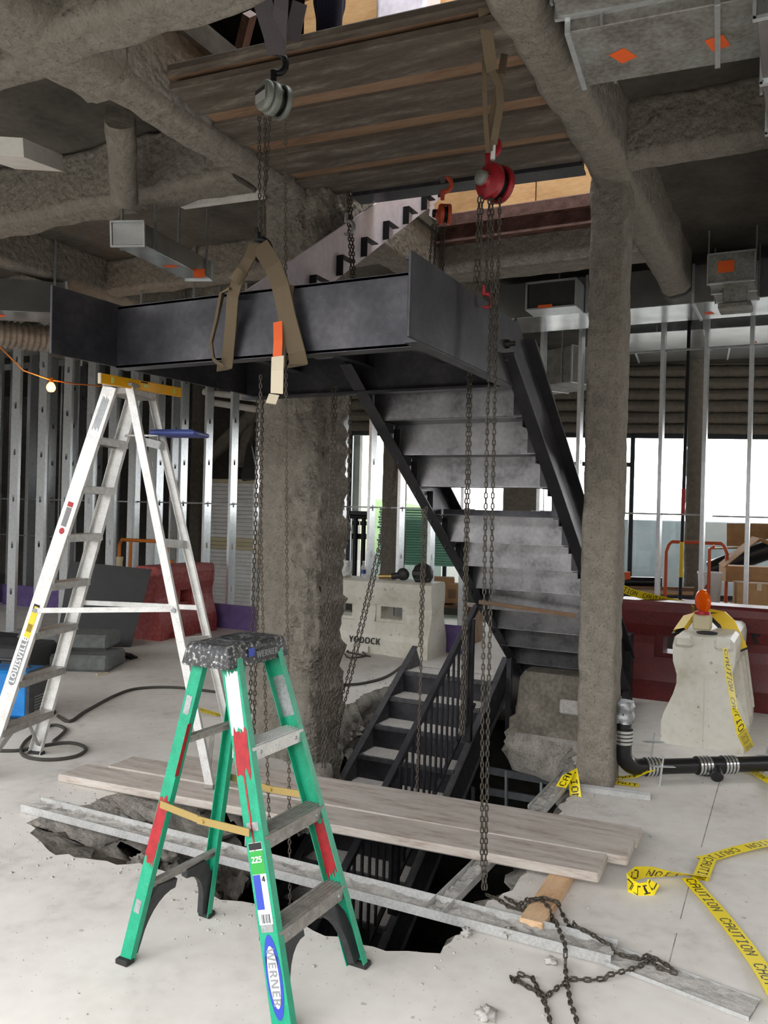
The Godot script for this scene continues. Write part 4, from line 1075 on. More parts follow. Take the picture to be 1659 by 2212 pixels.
	var c3 := thing("hanging_chain", "slanting double chain in front of the white barrier, reaching into the opening", "chain", Vector3(-2.554, 2.094, -5.208))
	chain(c3, "strand", [Vector3(-2.549, 2.094, -5.211), Vector3(-2.683, 1.456, -5.255), Vector3(-2.824, 0.946, -5.295), Vector3(-2.917, 0.566, -5.304), Vector3(-3.012, 0.197, -5.311), Vector3(-3.053, -0.128, -5.291)], 0.036, M.chain_dull)
	chain(c3, "strand", [Vector3(-2.565, 2.045, -5.203), Vector3(-2.707, 1.455, -5.243), Vector3(-2.848, 0.946, -5.283), Vector3(-2.941, 0.566, -5.291), Vector3(-3.037, 0.213, -5.299), Vector3(-3.077, -0.128, -5.278)], 0.036, M.chain_dull)
	var c4 := thing("hanging_chain", "rusty chain hanging from the stair flight down past the lower treads", "chain", Vector3(-2.127, 1.739, -4.752))
	chain(c4, "strand", [Vector3(-2.125, 1.739, -4.753), Vector3(-2.128, 1.434, -4.752), Vector3(-2.110, 0.861, -4.705), Vector3(-2.094, 0.299, -4.657), Vector3(-2.088, -0.022, -4.638)], 0.036, M.chain_dull)
	chain(c4, "strand", [Vector3(-2.143, 1.724, -4.744), Vector3(-2.141, 1.433, -4.745), Vector3(-2.120, 0.861, -4.700)], 0.036, M.chain_dull)

# channel rail between two points: web across X, lips turned inwards (dir = +1 or -1 along the web's normal)
func rail(a: Vector3, b: Vector3, wide: float, lip: float, normal: Vector3, inward: float) -> MB:
	var y := (b - a).normalized()
	var z := (normal - y * normal.dot(y)).normalized()
	var x := y.cross(z)
	var t := Basis(x, y, z)
	var mid := (a + b) / 2
	var l := a.distance_to(b)
	var m := MB.new()
	m.box(Transform3D(t, mid), Vector3(wide, l, 0.004), 0.001)
	for s in [-1.0, 1.0]:
		m.box(Transform3D(t, mid + x * s * (wide / 2 - 0.002) + z * inward * lip / 2), Vector3(0.004, l, lip), 0.001)
	return m

func rail_frame(a: Vector3, b: Vector3, t: float, normal: Vector3, off: float) -> Transform3D:
	var y := (b - a).normalized()
	var z := (normal - y * normal.dot(y)).normalized()
	return Transform3D(Basis(y.cross(z), y, z), a.lerp(b, t) + z * off)

func sticker(parent: Node3D, called: String, f: Transform3D, size: Vector2, mat: Material, dx := 0.0, dy := 0.0, lift := 0.0) -> MeshInstance3D:
	return objw(called, MB.new().box(f * Transform3D(Basis.IDENTITY, Vector3(dx, dy, lift)), Vector3(size.x, size.y, 0.0012)), mat, parent)

func oval(parent: Node3D, called: String, f: Transform3D, rx: float, ry: float, mat: Material, lift: float) -> void:
	var poly := PackedVector2Array()
	for k in 28: poly.append(Vector2(cos(TAU * k / 28) * rx, sin(TAU * k / 28) * ry))
	objw(called, MB.new().ext(f, poly, lift - 0.0006, lift + 0.0006), mat, parent)

func ragged(parent: Node3D, called: String, f: Transform3D, w: float, h: float, mat: Material, lift: float, sd: float) -> void:
	var poly := PackedVector2Array()
	for k in 10: poly.append(Vector2(-w / 2 + w * k / 10.0, -h / 2 + wob(Vector3(k * 0.7 + sd, 0, 0), 1.0, 0.05)))
	for k in 10: poly.append(Vector2(w / 2 - w * k / 10.0, h / 2 + wob(Vector3(k * 0.7 + sd, 5, 0), 1.0, 0.03)))
	objw(called, MB.new().ext(f, poly, lift - 0.0005, lift + 0.0005), mat, parent)

func build_ladders() -> void:
	var g := thing("step_ladder", "small green fibreglass stepladder with red and white paint patches, nearest the camera", "ladder", Vector3(-1.85, 0, -2.5))
	var zp := Vector3(0, 0, 1)
	var f1 := Vector3(-1.47, 0.01, -2.26); var f2 := Vector3(-1.455, 0.01, -2.745)
	var t1 := Vector3(-1.845, 1.15, -2.42); var t2 := Vector3(-1.845, 1.15, -2.70)
	var r1 := Vector3(-2.215, 0.01, -2.325); var r2 := Vector3(-2.185, 0.01, -2.76)
	var u1 := Vector3(-1.985, 1.15, -2.43); var u2 := Vector3(-1.985, 1.15, -2.69)
	objw("front_rail", rail(f1, t1, 0.078, 0.03, zp, -1.0), M.green, g)
	objw("front_rail", rail(f2, t2, 0.078, 0.03, -zp, -1.0), M.green, g)
	objw("rear_rail", rail(r1, u1, 0.05, 0.028, zp, -1.0), M.green, g)
	objw("rear_rail", rail(r2, u2, 0.05, 0.028, -zp, -1.0), M.green, g)
	# feet
	for e in [[f1, t1, 0.085], [f2, t2, 0.085], [r1, u1, 0.06], [r2, u2, 0.06]]:
		var q: Vector3 = e[0]
		objw("foot", MB.new().bx(Vector3(q.x, 0.011, q.z), Vector3(e[2], 0.022, 0.045), 0.005), M.rubber, g)
	# steps
	for k in 3:
		var t: float = [0.25, 0.5, 0.745][k]
		var a := f1.lerp(t1, t) + Vector3(0, 0, -0.006); var b := f2.lerp(t2, t) + Vector3(0, 0, 0.006)
		var m := MB.new()
		m.bar(a, b, 0.088, 0.005, Vector3.UP, 0.001)
		for s in [-1.0, 1.0]: m.bar(a + Vector3(s * 0.042, -0.022, 0), b + Vector3(s * 0.042, -0.022, 0), 0.004, 0.046, Vector3.UP)
		for s in 5: m.bar(a + Vector3(-0.03 + s * 0.015, 0.004, 0), b + Vector3(-0.03 + s * 0.015, 0.004, 0), 0.005, 0.003, Vector3.UP)
		objw("step", m, M.alu_worn if k < 2 else M.alu, g)
		for s in [[a, 0.05], [b, -0.05]]:
			objw("rivet", MB.new().lathe(Transform3D(Basis(Vector3.FORWARD, PI / 2), s[0] + Vector3(0.043, -0.022, -s[1])), [Vector2(0.008, 0), Vector2(0.007, 0.003), Vector2(0.003, 0.005)], 8), M.galv_dull, g)
	for t in [0.24, 0.72]:
		var a := r1.lerp(u1, t); var b := r2.lerp(u2, t)
		objw("rear_brace", MB.new().bar(a, b, 0.006, 0.034, Vector3.UP).bar(a + Vector3(0.012, 0.016, 0), b + Vector3(0.012, 0.016, 0), 0.026, 0.004, Vector3.UP), M.alu_worn, g)
	# curved black gussets under the lowest step and the lowest rear brace
	for e in [[f1, t1, f2, t2, 1.0], [f2, t2, f1, t1, 1.0], [r1, u1, r2, u2, 1.0], [r2, u2, r1, u1, 1.0]]:
		var a: Vector3 = e[0]; var b: Vector3 = e[1]
		var y := (b - a).normalized()
		var x: Vector3 = (e[2] - a).normalized()
		x = (x - y * x.dot(y)).normalized()
		var poly := PackedVector2Array([Vector2(0, 0.02), Vector2(0.045, 0.02)])
		for k in 8:
			var an := PI / 2 * k / 7.0
			poly.append(Vector2(0.05 + (1.0 - cos(an)) * 0.12, 0.07 + sin(an) * 0.17))
		poly.append(Vector2(0.17, 0.275)); poly.append(Vector2(0.07, 0.275)); poly.append(Vector2(0.02, 0.2)); poly.append(Vector2(0, 0.12))
		objw("gusset", MB.new().ext(Transform3D(Basis(x, y, x.cross(y)), a), poly, -0.014, 0.014), M.black_plastic, g)
	# spreaders
	for e in [[f1, t1, r1, u1, 0.02], [f2, t2, r2, u2, -0.02]]:
		var a: Vector3 = e[2].lerp(e[3], 0.52) + Vector3(0, 0, e[4]); var b: Vector3 = e[0].lerp(e[1], 0.515) + Vector3(0, 0, e[4])
		var mid := (a + b) / 2 + Vector3(0.0, -0.012, 0)
		objw("spreader", MB.new().bar(a, mid, 0.004, 0.028, Vector3.UP, 0.001).bar(mid - (b - a) * 0.06 + Vector3(0, 0, 0.004), b + Vector3(0, 0, 0.004), 0.004, 0.028, Vector3.UP, 0.001).tube([mid + Vector3(0, 0, -0.006), mid + Vector3(0, 0, 0.012)], 0.008, 8), M.brass, g)
	# top cap
	var rings := []
	for e in [[1.125, 0.215, 0.385, 0.02], [1.13, 0.222, 0.392, 0.02], [1.185, 0.208, 0.372, 0.025], [1.203, 0.196, 0.358, 0.03], [1.206, 0.17, 0.335, 0.03]]:
		var ring := PackedVector3Array()
		for p in ring_rect(e[1], e[2], e[3], 4): ring.append(Vector3(-1.915 + p.x, e[0], -2.56 - p.y))
		rings.append(ring)
	objw("top_cap", MB.new().loft(rings), M.black_spattered, g)
	objw("tool_ring", MB.new().tube(range(20).map(func(k): return Vector3(-1.915 + cos(TAU * k / 20.0) * 0.06, 1.207, -2.56 + sin(TAU * k / 20.0) * 0.075)), 0.006, 6, false, true), M.black_plastic, g)
	var cf := Transform3D(Basis(Vector3(0, 0, -1), Vector3(0, 1, 0), Vector3(1, 0, 0)), Vector3(-1.807, 1.158, -2.6))
	oval(g, "cap_badge", cf, 0.085, 0.024, M.black_plastic, 0.002)
	lettering("WERNER", 0.024, M.ink_grey, g, Transform3D(cf.basis, cf.origin - g.position + Vector3(0.004, 0, 0)))
	sticker(g, "tape_scrap", Transform3D(cf.basis, Vector3(-1.806, 1.172, -2.5)), Vector2(0.035, 0.03), M.ink_blue, 0, 0, 0.002)
	# paint and stickers on the rails
	ragged(g, "white_paint", rail_frame(f1, t1, 0.88, zp, 0.003), 0.064, 0.2, M.white_paint, 0.0, 1.0)
	ragged(g, "red_paint", rail_frame(f1, t1, 0.73, zp, 0.003), 0.068, 0.15, M.red_paint, 0.0, 4.0)
	sticker(g, "red_drip", rail_frame(f1, t1, 0.52, zp, 0.003), Vector2(0.007, 0.38), M.red_paint, -0.004)
	ragged(g, "red_paint", rail_frame(r1, u1, 0.43, zp, 0.003), 0.05, 0.24, M.red_paint, 0.0, 7.0)
	ragged(g, "red_paint", rail_frame(f2, t2, 0.36, zp, 0.0035), 0.068, 0.2, M.red_paint, 0.0, 11.0)
	sticker(g, "red_paint", rail_frame(r1, u1, 0.7, Vector3(1, 0, 0), 0.027), Vector2(0.02, 0.2), M.red_paint)
	var lf := rail_frame(f1, t1, 0.375, zp, 0.003)
	var lab := sticker(g, "instruction_label", lf, Vector2(0.056, 0.26), M.ink_white)
	sticker(lab, "label_header", lf, Vector2(0.054, 0.022), M.ink, 0, 0.118, 0.001)
	sticker(lab, "label_header", lf, Vector2(0.056, 0.075), M.label_green, 0, 0.066, 0.001)
	sticker(lab, "label_panel", lf, Vector2(0.03, 0.11), M.ink_blue, -0.012, -0.028, 0.001)
	for k in 6: sticker(lab, "bar_line", lf, Vector2([0.002, 0.004, 0.0015, 0.003, 0.002, 0.004][k], 0.028), M.ink, -0.014 + k * 0.0062, -0.112, 0.001)
	lettering("225", 0.02, M.ink_white, g, Transform3D(lf.basis, lf.origin - g.position + lf.basis * Vector3(0, 0.075, 0.003)))
	lettering("4", 0.018, M.ink, g, Transform3D(lf.basis, lf.origin - g.position + lf.basis * Vector3(0.016, 0.012, 0.003)))
	for t in [0.505, 0.24, 0.155]: sticker(g, "grip_patch", rail_frame(f1, t1, t + 0.02, zp, 0.003), Vector2(0.05, 0.03), M.galv_dull)
	sticker(g, "grip_patch", rail_frame(r1, u1, 0.84, zp, 0.003), Vector2(0.026, 0.07), M.galv_dull)
	sticker(g, "grip_patch", rail_frame(r1, u1, 0.18, zp, 0.003), Vector2(0.026, 0.05), M.galv_dull)
	sticker(g, "duct_tape", rail_frame(f2, t2, 0.85, zp, 0.0035), Vector2(0.07, 0.16), M.galv_dull)
	var of := rail_frame(f1, t1, 0.135, zp, 0.003)
	oval(g, "badge_rim", of, 0.031, 0.13, M.ink_blue, 0.0)
	oval(g, "badge", of, 0.021, 0.095, M.ink_white, 0.001)
	lettering("WERNER", 0.031, M.ink_grey, g, Transform3D(of.basis * Basis(Vector3.BACK, -PI / 2), of.origin - g.position + of.basis * Vector3(0, 0, 0.002)))

	# aluminium stepladder behind it
	var al := thing("aluminium_ladder", "tall bare aluminium stepladder standing left of the floor opening", "ladder", Vector3(-3.78, 0, -3.9))
	var c := Vector3(-3.78, 0, -3.9)
	var f := Vector3(-cos(0.29), 0, sin(0.29))
	var w := Vector3(sin(0.29), 0, cos(0.29))
	var ft := {}
	for s in [1.0, -1.0]:
		var a: Vector3 = c + f * 0.78 + w * s * 0.29 + Vector3(0, 0.01, 0)
		var b: Vector3 = c + f * 0.06 + w * s * 0.165 + Vector3(0, 2.42, 0)
		var ra: Vector3 = c - f * 0.68 + w * s * 0.25 + Vector3(0, 0.078 if s > 0 else 0.01, 0)
		var rb: Vector3 = c - f * 0.06 + w * s * 0.155 + Vector3(0, 2.42, 0)
		ft[s] = [a, b, ra, rb]
		objw("front_rail", rail(a, b, 0.088, 0.03, w * s, -1.0), M.alu, al)
		objw("rear_rail", rail(ra, rb, 0.05, 0.025, w * s, -1.0), M.alu, al)
		objw("foot", MB.new().box(Transform3D(Basis(Vector3.UP, 0.29), a + Vector3(0, 0.0, 0)), Vector3(0.11, 0.02, 0.04), 0.004), M.rubber, al)
		objw("foot", MB.new().box(Transform3D(Basis(Vector3.UP, 0.29), ra + Vector3(0, 0.0, 0)), Vector3(0.06, 0.02, 0.04), 0.004), M.alu_worn, al)
		var h := 0.43
		objw("spreader", MB.new().bar(a.lerp(b, h) + w * s * 0.006, ra.lerp(rb, h + 0.003) + w * s * 0.006, 0.004, 0.032, Vector3.UP, 0.001), M.alu, al)
		for p in [a.lerp(b, h), ra.lerp(rb, h)]: objw("pivot", MB.new().tube([p, p + w * s * 0.014], 0.014, 8), M.galv_dull, al)
	for k in 7:
		var t := (k + 1) * 0.3 / 2.41
		var a: Vector3 = ft[1.0][0].lerp(ft[1.0][1], t) - w * 0.004; var b: Vector3 = ft[-1.0][0].lerp(ft[-1.0][1], t) + w * 0.004
		objw("step", MB.new().bar(a, b, 0.09, 0.005, Vector3.UP).bar(a - f * 0.043 - Vector3(0, 0.022, 0), b - f * 0.043 - Vector3(0, 0.022, 0), 0.004, 0.045, Vector3.UP).bar(a + f * 0.043 - Vector3(0, 0.022, 0), b + f * 0.043 - Vector3(0, 0.022, 0), 0.004, 0.045, Vector3.UP), M.alu_worn, al)
	for t in [0.35, 0.6, 0.86]:
		var a: Vector3 = ft[1.0][2].lerp(ft[1.0][3], t); var b: Vector3 = ft[-1.0][2].lerp(ft[-1.0][3], t)
		objw("rear_brace", MB.new().bar(a, b, 0.006, 0.05, Vector3.UP).bar(a + f * 0.015 + Vector3(0, 0.024, 0), b + f * 0.015 + Vector3(0, 0.024, 0), 0.03, 0.004, Vector3.UP), M.alu, al)
	for e in [[ft[1.0][2], ft[1.0][3], ft[-1.0][2]], [ft[-1.0][0], ft[-1.0][1], ft[1.0][0]], [ft[1.0][0], ft[1.0][1], ft[-1.0][0]]]:
		var a: Vector3 = e[0].lerp(e[1], 0.02); var mid: Vector3 = e[0].lerp(e[1], 0.125) + (e[2] - e[0]) * 0.42
		objw("knee_brace", MB.new().bar(a, mid, 0.03, 0.004, w), M.alu_worn, al)
	objw("top_cap", MB.new().box(Transform3D(Basis(Vector3.UP, 0.29), c + Vector3(0, 2.43, 0)), Vector3(0.2, 0.02, 0.38), 0.004).box(Transform3D(Basis(Vector3.UP, 0.29), c + Vector3(0, 2.4, 0)), Vector3(0.18, 0.05, 0.3), 0.004), M.alu_worn, al)
	var na: Vector3 = ft[1.0][0]; var nb: Vector3 = ft[1.0][1]
	var b1 := rail_frame(na, nb, 0.3, w, 0.003)
	var pill := PackedVector2Array()
	for k in 24: pill.append(Vector2(cos(TAU * k / 24) * 0.026, sin(TAU * k / 24) * 0.026 + (0.13 if sin(TAU * k / 24) > 0 else -0.13)))
	objw("badge_rim", MB.new().ext(b1, pill, -0.0006, 0.0006), M.ink_white, al)
	var pill2 := PackedVector2Array()
	for q in pill: pill2.append(q * Vector2(0.85, 0.975))
	objw("badge", MB.new().ext(b1, pill2, 0.0004, 0.0014), M.ink_grey, al)
	lettering("LOUISVILLE", 0.033, M.ink_white, al, Transform3D(b1.basis * Basis(Vector3.BACK, PI / 2), b1.origin - al.position + b1.basis * Vector3(0, 0.01, 0.002)), false, 1.15)
	var b2 := rail_frame(na, nb, 0.405, w, 0.003)
	sticker(al, "warning_label", b2, Vector2(0.04, 0.16), M.ink_yellow, 0, -0.03)
	sticker(al, "warning_label", b2, Vector2(0.04, 0.05), M.ink, 0, 0.075)
	for k in 4: sticker(al, "warning_print", b2, Vector2(0.004, 0.05), M.ink, -0.012 + k * 0.008, -0.05, 0.001)
	sticker(al, "warning_print", b2, Vector2(0.024, 0.018), M.ink_yellow, 0, 0.078, 0.001)
	var b3 := rail_frame(na, nb, 0.66, w, 0.003)
	sticker(al, "worn_label", b3, Vector2(0.034, 0.12), M.ink_grey, 0, 0.02)
	sticker(al, "worn_label", b3, Vector2(0.036, 0.03), M.ink_red, 0, 0.1)
	oval(al, "worn_seal", Transform3D(b3.basis, b3.origin + b3.basis * Vector3(0, -0.07, 0)), 0.017, 0.02, M.ink_red, 0.0)
	ragged(al, "tape_remnant", rail_frame(na, nb, 0.93, w, 0.003), 0.05, 0.2, M.galv_dull, 0.0, 3.0)
	# hinged blue paint tray at the back
	var tr := Vector3(-3.581, 2.163, -4.123)
	objw("paint_tray", MB.new().box(Transform3D(Basis(Vector3.UP, 0.29), tr), Vector3(0.31, 0.028, 0.24), 0.008).box(Transform3D(Basis(Vector3.UP, 0.29), tr + Vector3(0, 0.016, 0)), Vector3(0.26, 0.012, 0.2), 0.004), M.tray_blue, al)
	objw("tray_bracket", MB.new().tube([tr + f * 0.1 + w * 0.1 + Vector3(0, -0.02, 0), tr + f * 0.3 + w * 0.1 + Vector3(0, -0.02, 0), tr + f * 0.34 + w * 0.06 + Vector3(0, -0.02, 0)], 0.008, 6), M.alu, al)
	# spirit level lying across the top
	var la := Vector3(-3.670, 2.433, -3.533); var lb := Vector3(-3.670, 2.447, -4.224)
	var lv := thing("spirit_level", "yellow spirit level lying on top of the aluminium ladder", "level", (la + lb) / 2)
	var lt := Basis((lb - la).normalized(), Vector3.UP, (lb - la).normalized().cross(Vector3.UP))
	var n := lt.z
	if n.x < 0.0: n = -n
	objw("level_body", MB.new().bar(la, lb, 0.022, 0.06, Vector3.UP, 0.003), M.level_yellow, lv)
	objw("end_cap", MB.new().bar(la - lt.x * 0.012, la, 0.026, 0.063, Vector3.UP, 0.004), M.level_end, lv)
	for t in [0.12, 0.52, 0.9]:
		var p := la.lerp(lb, t) + n * 0.0115
		objw("vial", MB.new().box(Transform3D(Basis(lt.x, Vector3.UP, lt.x.cross(Vector3.UP)), p), Vector3(0.034 if t == 0.52 else 0.022, 0.02 if t == 0.52 else 0.036, 0.004), 0.0015), M.vial, lv)
	objw("name_plate", MB.new().box(Transform3D(Basis(lt.x, Vector3.UP, lt.x.cross(Vector3.UP)), la.lerp(lb, 0.5) + n * 0.0115 + Vector3(0, 0.02, 0)), Vector3(0.06, 0.008, 0.002)), M.ink, lv)

func build_planks() -> void:
	var L := [Vector3(-4.04, 0.026, -3.745), Vector3(-3.9, 0.03, -4.01), Vector3(-3.66, 0.024, -4.245)]
	var R := [Vector3(-0.80, 0.075, -3.905), Vector3(-0.72, 0.075, -4.155), Vector3(-0.72, 0.07, -4.38)]
	var lab := ["front scaffold plank over the floor opening, thick and tan edged", "middle scaffold plank over the floor opening", "rearmost scaffold plank over the floor opening"]
	for i in 3:
		var z: Vector3 = (R[i] - L[i]).normalized()
		var m := MB.new()
		m.bar(L[i], R[i], [0.25, 0.245, 0.22][i], [0.046, 0.046, 0.04][i], Vector3.UP, 0.008)
		tag(obj("scaffold_plank", m, M.plank), lab[i], "plank", "scaffold planks across the opening")
	tag(obj("timber_block", MB.new().bar(Vector3(-0.965, 0.024, -3.31), Vector3(-0.975, 0.024, -3.86), 0.1, 0.044, Vector3.UP, 0.006), M.lumber), "short tan timber block under the end of the front plank", "timber")
	# metal tracks
	var track := func(label: String, a: Vector3, b: Vector3, wide: float, lip: float, fill: bool) -> void:
		var t := thing("metal_track", label, "track", (a + b) / 2)
		var m := MB.new()
		var z := (b - a).normalized()
		var x := Vector3.UP.cross(z).normalized()
		m.bar(a, b, wide, 0.003, Vector3.UP)
		for s in [-1.0, 1.0]: m.bar(a + x * s * wide / 2 + Vector3(0, lip / 2, 0), b + x * s * wide / 2 + Vector3(0, lip / 2, 0), 0.003, lip, Vector3.UP)
		objw("channel", m, M.track_dusty, t)
		if fill:
			var rings := []
			var k := int(a.distance_to(b) / 0.02)
			for i in k + 1:
				var p := a.lerp(b, float(i) / k)
				var ring := PackedVector3Array()
				for j in 8:
					var q := p + x * (j / 7.0 - 0.5) * (wide - 0.008)
					ring.append(q + Vector3(0, clampf(lip * 0.35 + wob(q, 3.0, 0.02) + wob(q, 25.0, 0.02), 0.002, lip * 0.8), 0))
				rings.append(ring)
			objw("rubble_fill", MB.new().loft(rings, false, false, -1.0), M.debris, t).set_meta("kind", "stuff")
	track.call("long galvanised track lying across the floor opening, filled with rubble", Vector3(-3.8, 0.006, -3.235), Vector3(-0.62, 0.006, -3.27), 0.135, 0.04, true)
	track.call("flattened end of galvanised track lying on the floor by the chain", Vector3(-0.66, 0.008, -3.272), Vector3(-0.12, 0.004, -3.16), 0.14, 0.014, true)
	track.call("short galvanised track bridging from the long track to the planks", Vector3(-1.352, 0.012, -3.2), Vector3(-1.342, 0.012, -3.84), 0.085, 0.035, true)
	track.call("short dusty track beside the foot of the slim column", Vector3(-1.33, 0.012, -4.62), Vector3(-1.335, 0.012, -5.5), 0.1, 0.035, true)
	track.call("thin galvanised strip in front of the slim column", Vector3(-1.221, 0.000, -5.182), Vector3(-0.804, 0.000, -5.241), 0.05, 0.03, false)
	# chain lying on the floor
	var c := thing("floor_chain", "long dark chain lying in loops on the floor round the timber block", "chain", Vector3(-0.772, 0.000, -3.117))
	# the chain lies over the track where it crosses it
	var low := func(p: Array, y: float) -> Array:
		var out := []
		for i in p.size() - 1:
			for k in 6: out.append(p[i].lerp(p[i + 1], k / 6.0))
		out.append(p[p.size() - 1])
		return out.map(func(v): return Vector3(v.x, v.y + y + (0.0 if v.z < -3.37 or v.z > -3.1 or v.x > -0.1 else (0.04 if v.x < -0.62 else 0.014)), v.z))
	chain(c, "", low.call([Vector3(-1.231, 0.000, -3.510), Vector3(-1.170, 0.000, -3.495), Vector3(-1.102, 0.000, -3.451), Vector3(-1.044, 0.000, -3.451), Vector3(-1.003, 0.050, -3.459), Vector3(-0.971, 0.050, -3.502), Vector3(-0.902, 0.050, -3.494), Vector3(-0.895, 0.000, -3.523), Vector3(-0.837, 0.000, -3.421), Vector3(-0.788, 0.000, -3.342), Vector3(-0.723, 0.000, -3.318), Vector3(-0.660, 0.000, -3.275), Vector3(-0.579, -0.000, -3.265), Vector3(-0.520, 0.000, -3.275), Vector3(-0.502, 0.000, -3.316), Vector3(-0.456, 0.000, -3.297), Vector3(-0.413, 0.000, -3.268), Vector3(-0.384, 0.000, -3.245)], 0.012), 0.034, M.chain)
	chain(c, "", low.call([Vector3(-1.147, 0.000, -3.523), Vector3(-1.071, 0.000, -3.483), Vector3(-1.021, 0.050, -3.449), Vector3(-0.969, 0.050, -3.479), Vector3(-0.915, 0.050, -3.416), Vector3(-0.913, 0.000, -3.444), Vector3(-0.852, -0.000, -3.305), Vector3(-0.790, 0.000, -3.182), Vector3(-0.753, 0.000, -3.056), Vector3(-0.724, 0.000, -2.971), Vector3(-0.690, 0.000, -2.878), Vector3(-0.648, 0.000, -2.791), Vector3(-0.612, 0.000, -2.679)], 0.014), 0.034, M.chain)
	chain(c, "", low.call([Vector3(-0.386, 0.000, -3.237), Vector3(-0.422, 0.000, -3.238), Vector3(-0.456, 0.000, -3.243), Vector3(-0.490, 0.000, -3.297), Vector3(-0.512, 0.000, -3.229), Vector3(-0.545, 0.000, -3.175), Vector3(-0.599, 0.000, -3.109), Vector3(-0.656, 0.000, -3.063), Vector3(-0.724, 0.000, -3.031), Vector3(-0.755, 0.000, -2.953), Vector3(-0.777, 0.000, -2.870), Vector3(-0.805, 0.000, -2.892), Vector3(-0.852, 0.000, -2.965), Vector3(-0.897, 0.000, -2.967), Vector3(-0.907, 0.000, -2.907), Vector3(-0.921, 0.000, -2.933), Vector3(-0.874, 0.000, -2.912), Vector3(-0.812, 0.000, -2.888), Vector3(-0.767, 0.000, -2.835), Vector3(-0.726, 0.000, -2.747), Vector3(-0.692, 0.000, -2.660)], 0.012), 0.034, M.chain)
	# broken concrete lumps
	var lump := func(at: Vector3, r: float, label: String, m: String) -> void:
		var rings := []
		for i in 12:
			var ring := PackedVector3Array()
			for j in 17:
				var a := -TAU * j / 17.0
				var e := -PI / 2 + PI * (i + 0.5) / 12.0
				var d := Vector3(cos(e) * cos(a), sin(e) * 0.65, cos(e) * sin(a))
				ring.append(at + d * r * (1.0 + wob(at + d * 0.3, 6.0, 0.9) + wob(at + d * 0.3, 19.0, 0.5)))
			rings.append(ring)
		tag(obj("concrete_lump", MB.new().loft(rings), M[m]), label, "rubble", "lumps of broken concrete")
	lump.call(Vector3(-0.927, 0.000, -2.669) + Vector3(0, 0.015, 0), 0.03, "pale concrete lump on the floor at the front edge", "debris")
	lump.call(Vector3(-1.170, 0.000, -3.122) + Vector3(0.0, 0.03, 0), 0.022, "small concrete lump by the long track", "debris")
	lump.call(Vector3(-0.826, 0.000, -3.116) + Vector3(0, 0.012, 0), 0.02, "small concrete lump between track and chain", "debris")
	lump.call(Vector3(-1.027, 0.000, -3.225) + Vector3(0, 0.02, 0), 0.028, "grey concrete lump in the long track", "rubble")
	for k in 14:
		var q := Vector3(-3.62 + (k % 4) * 0.26 + rng.randf_range(-0.04, 0.04), -0.1 - (k % 4) * 0.06, -3.38 - int(k / 4) * 0.17) if k < 8 else Vector3(-3.5 + (k % 2) * 0.03, -0.16 - 0.02 * (k - 8), -5.45 - (k - 8) * 0.24)
		lump.call(q, 0.045 + 0.03 * ((k * 7) % 5) / 4.0, "broken concrete chunk in the rubble at the edge of the opening", "rubble")
	tag(obj("conduit_stub", MB.new().tube([Vector3(-3.473, -0.061, -3.561), Vector3(-3.282, -0.072, -3.490)], 0.014, 8), M.galv_dull), "grey conduit stub sticking out of the rubble", "conduit")
	# rubble bank at the left end and under the near column
	var bank := func(pts: Array, label: String) -> void:
		var rings := []
		for i in 71:
			var ring := PackedVector3Array()
			for j in 51:
				var u := i / 70.0; var v := j / 50.0
				var p: Vector3 = pts[0].lerp(pts[1], u).lerp(pts[3].lerp(pts[2], u), v)
				p.y += wob(p, 4.0, 0.16) + absf(wob(p, 11.0, 0.12)) + wob(p, 34.0, 0.05)
				ring.append(p)
			rings.append(ring)
		tag(obj("rubble_bank", MB.new().loft(rings, false, false, -1.0), M.rubble), label, "rubble", "", "stuff")
	bank.call([Vector3(-4.0, -0.1, -3.1), Vector3(-2.75, -0.42, -3.1), Vector3(-2.7, -0.4, -4.1), Vector3(-4.0, -0.12, -4.1)], "rough grey rubble in the broken slab under the track")
	bank.call([Vector3(-3.9, -0.2, -4.6), Vector3(-2.7, -0.42, -4.6), Vector3(-3.3, -0.5, -5.5), Vector3(-3.9, -0.22, -5.5)], "rough grey rubble bank at the foot of the thick column")
	bank.call([Vector3(-3.9, -0.12, -5.4), Vector3(-3.4, -0.5, -5.4), Vector3(-3.44, -0.4, -7.3), Vector3(-3.9, -0.12, -7.3)], "rough grey rubble along the left stringer of the lower stair")

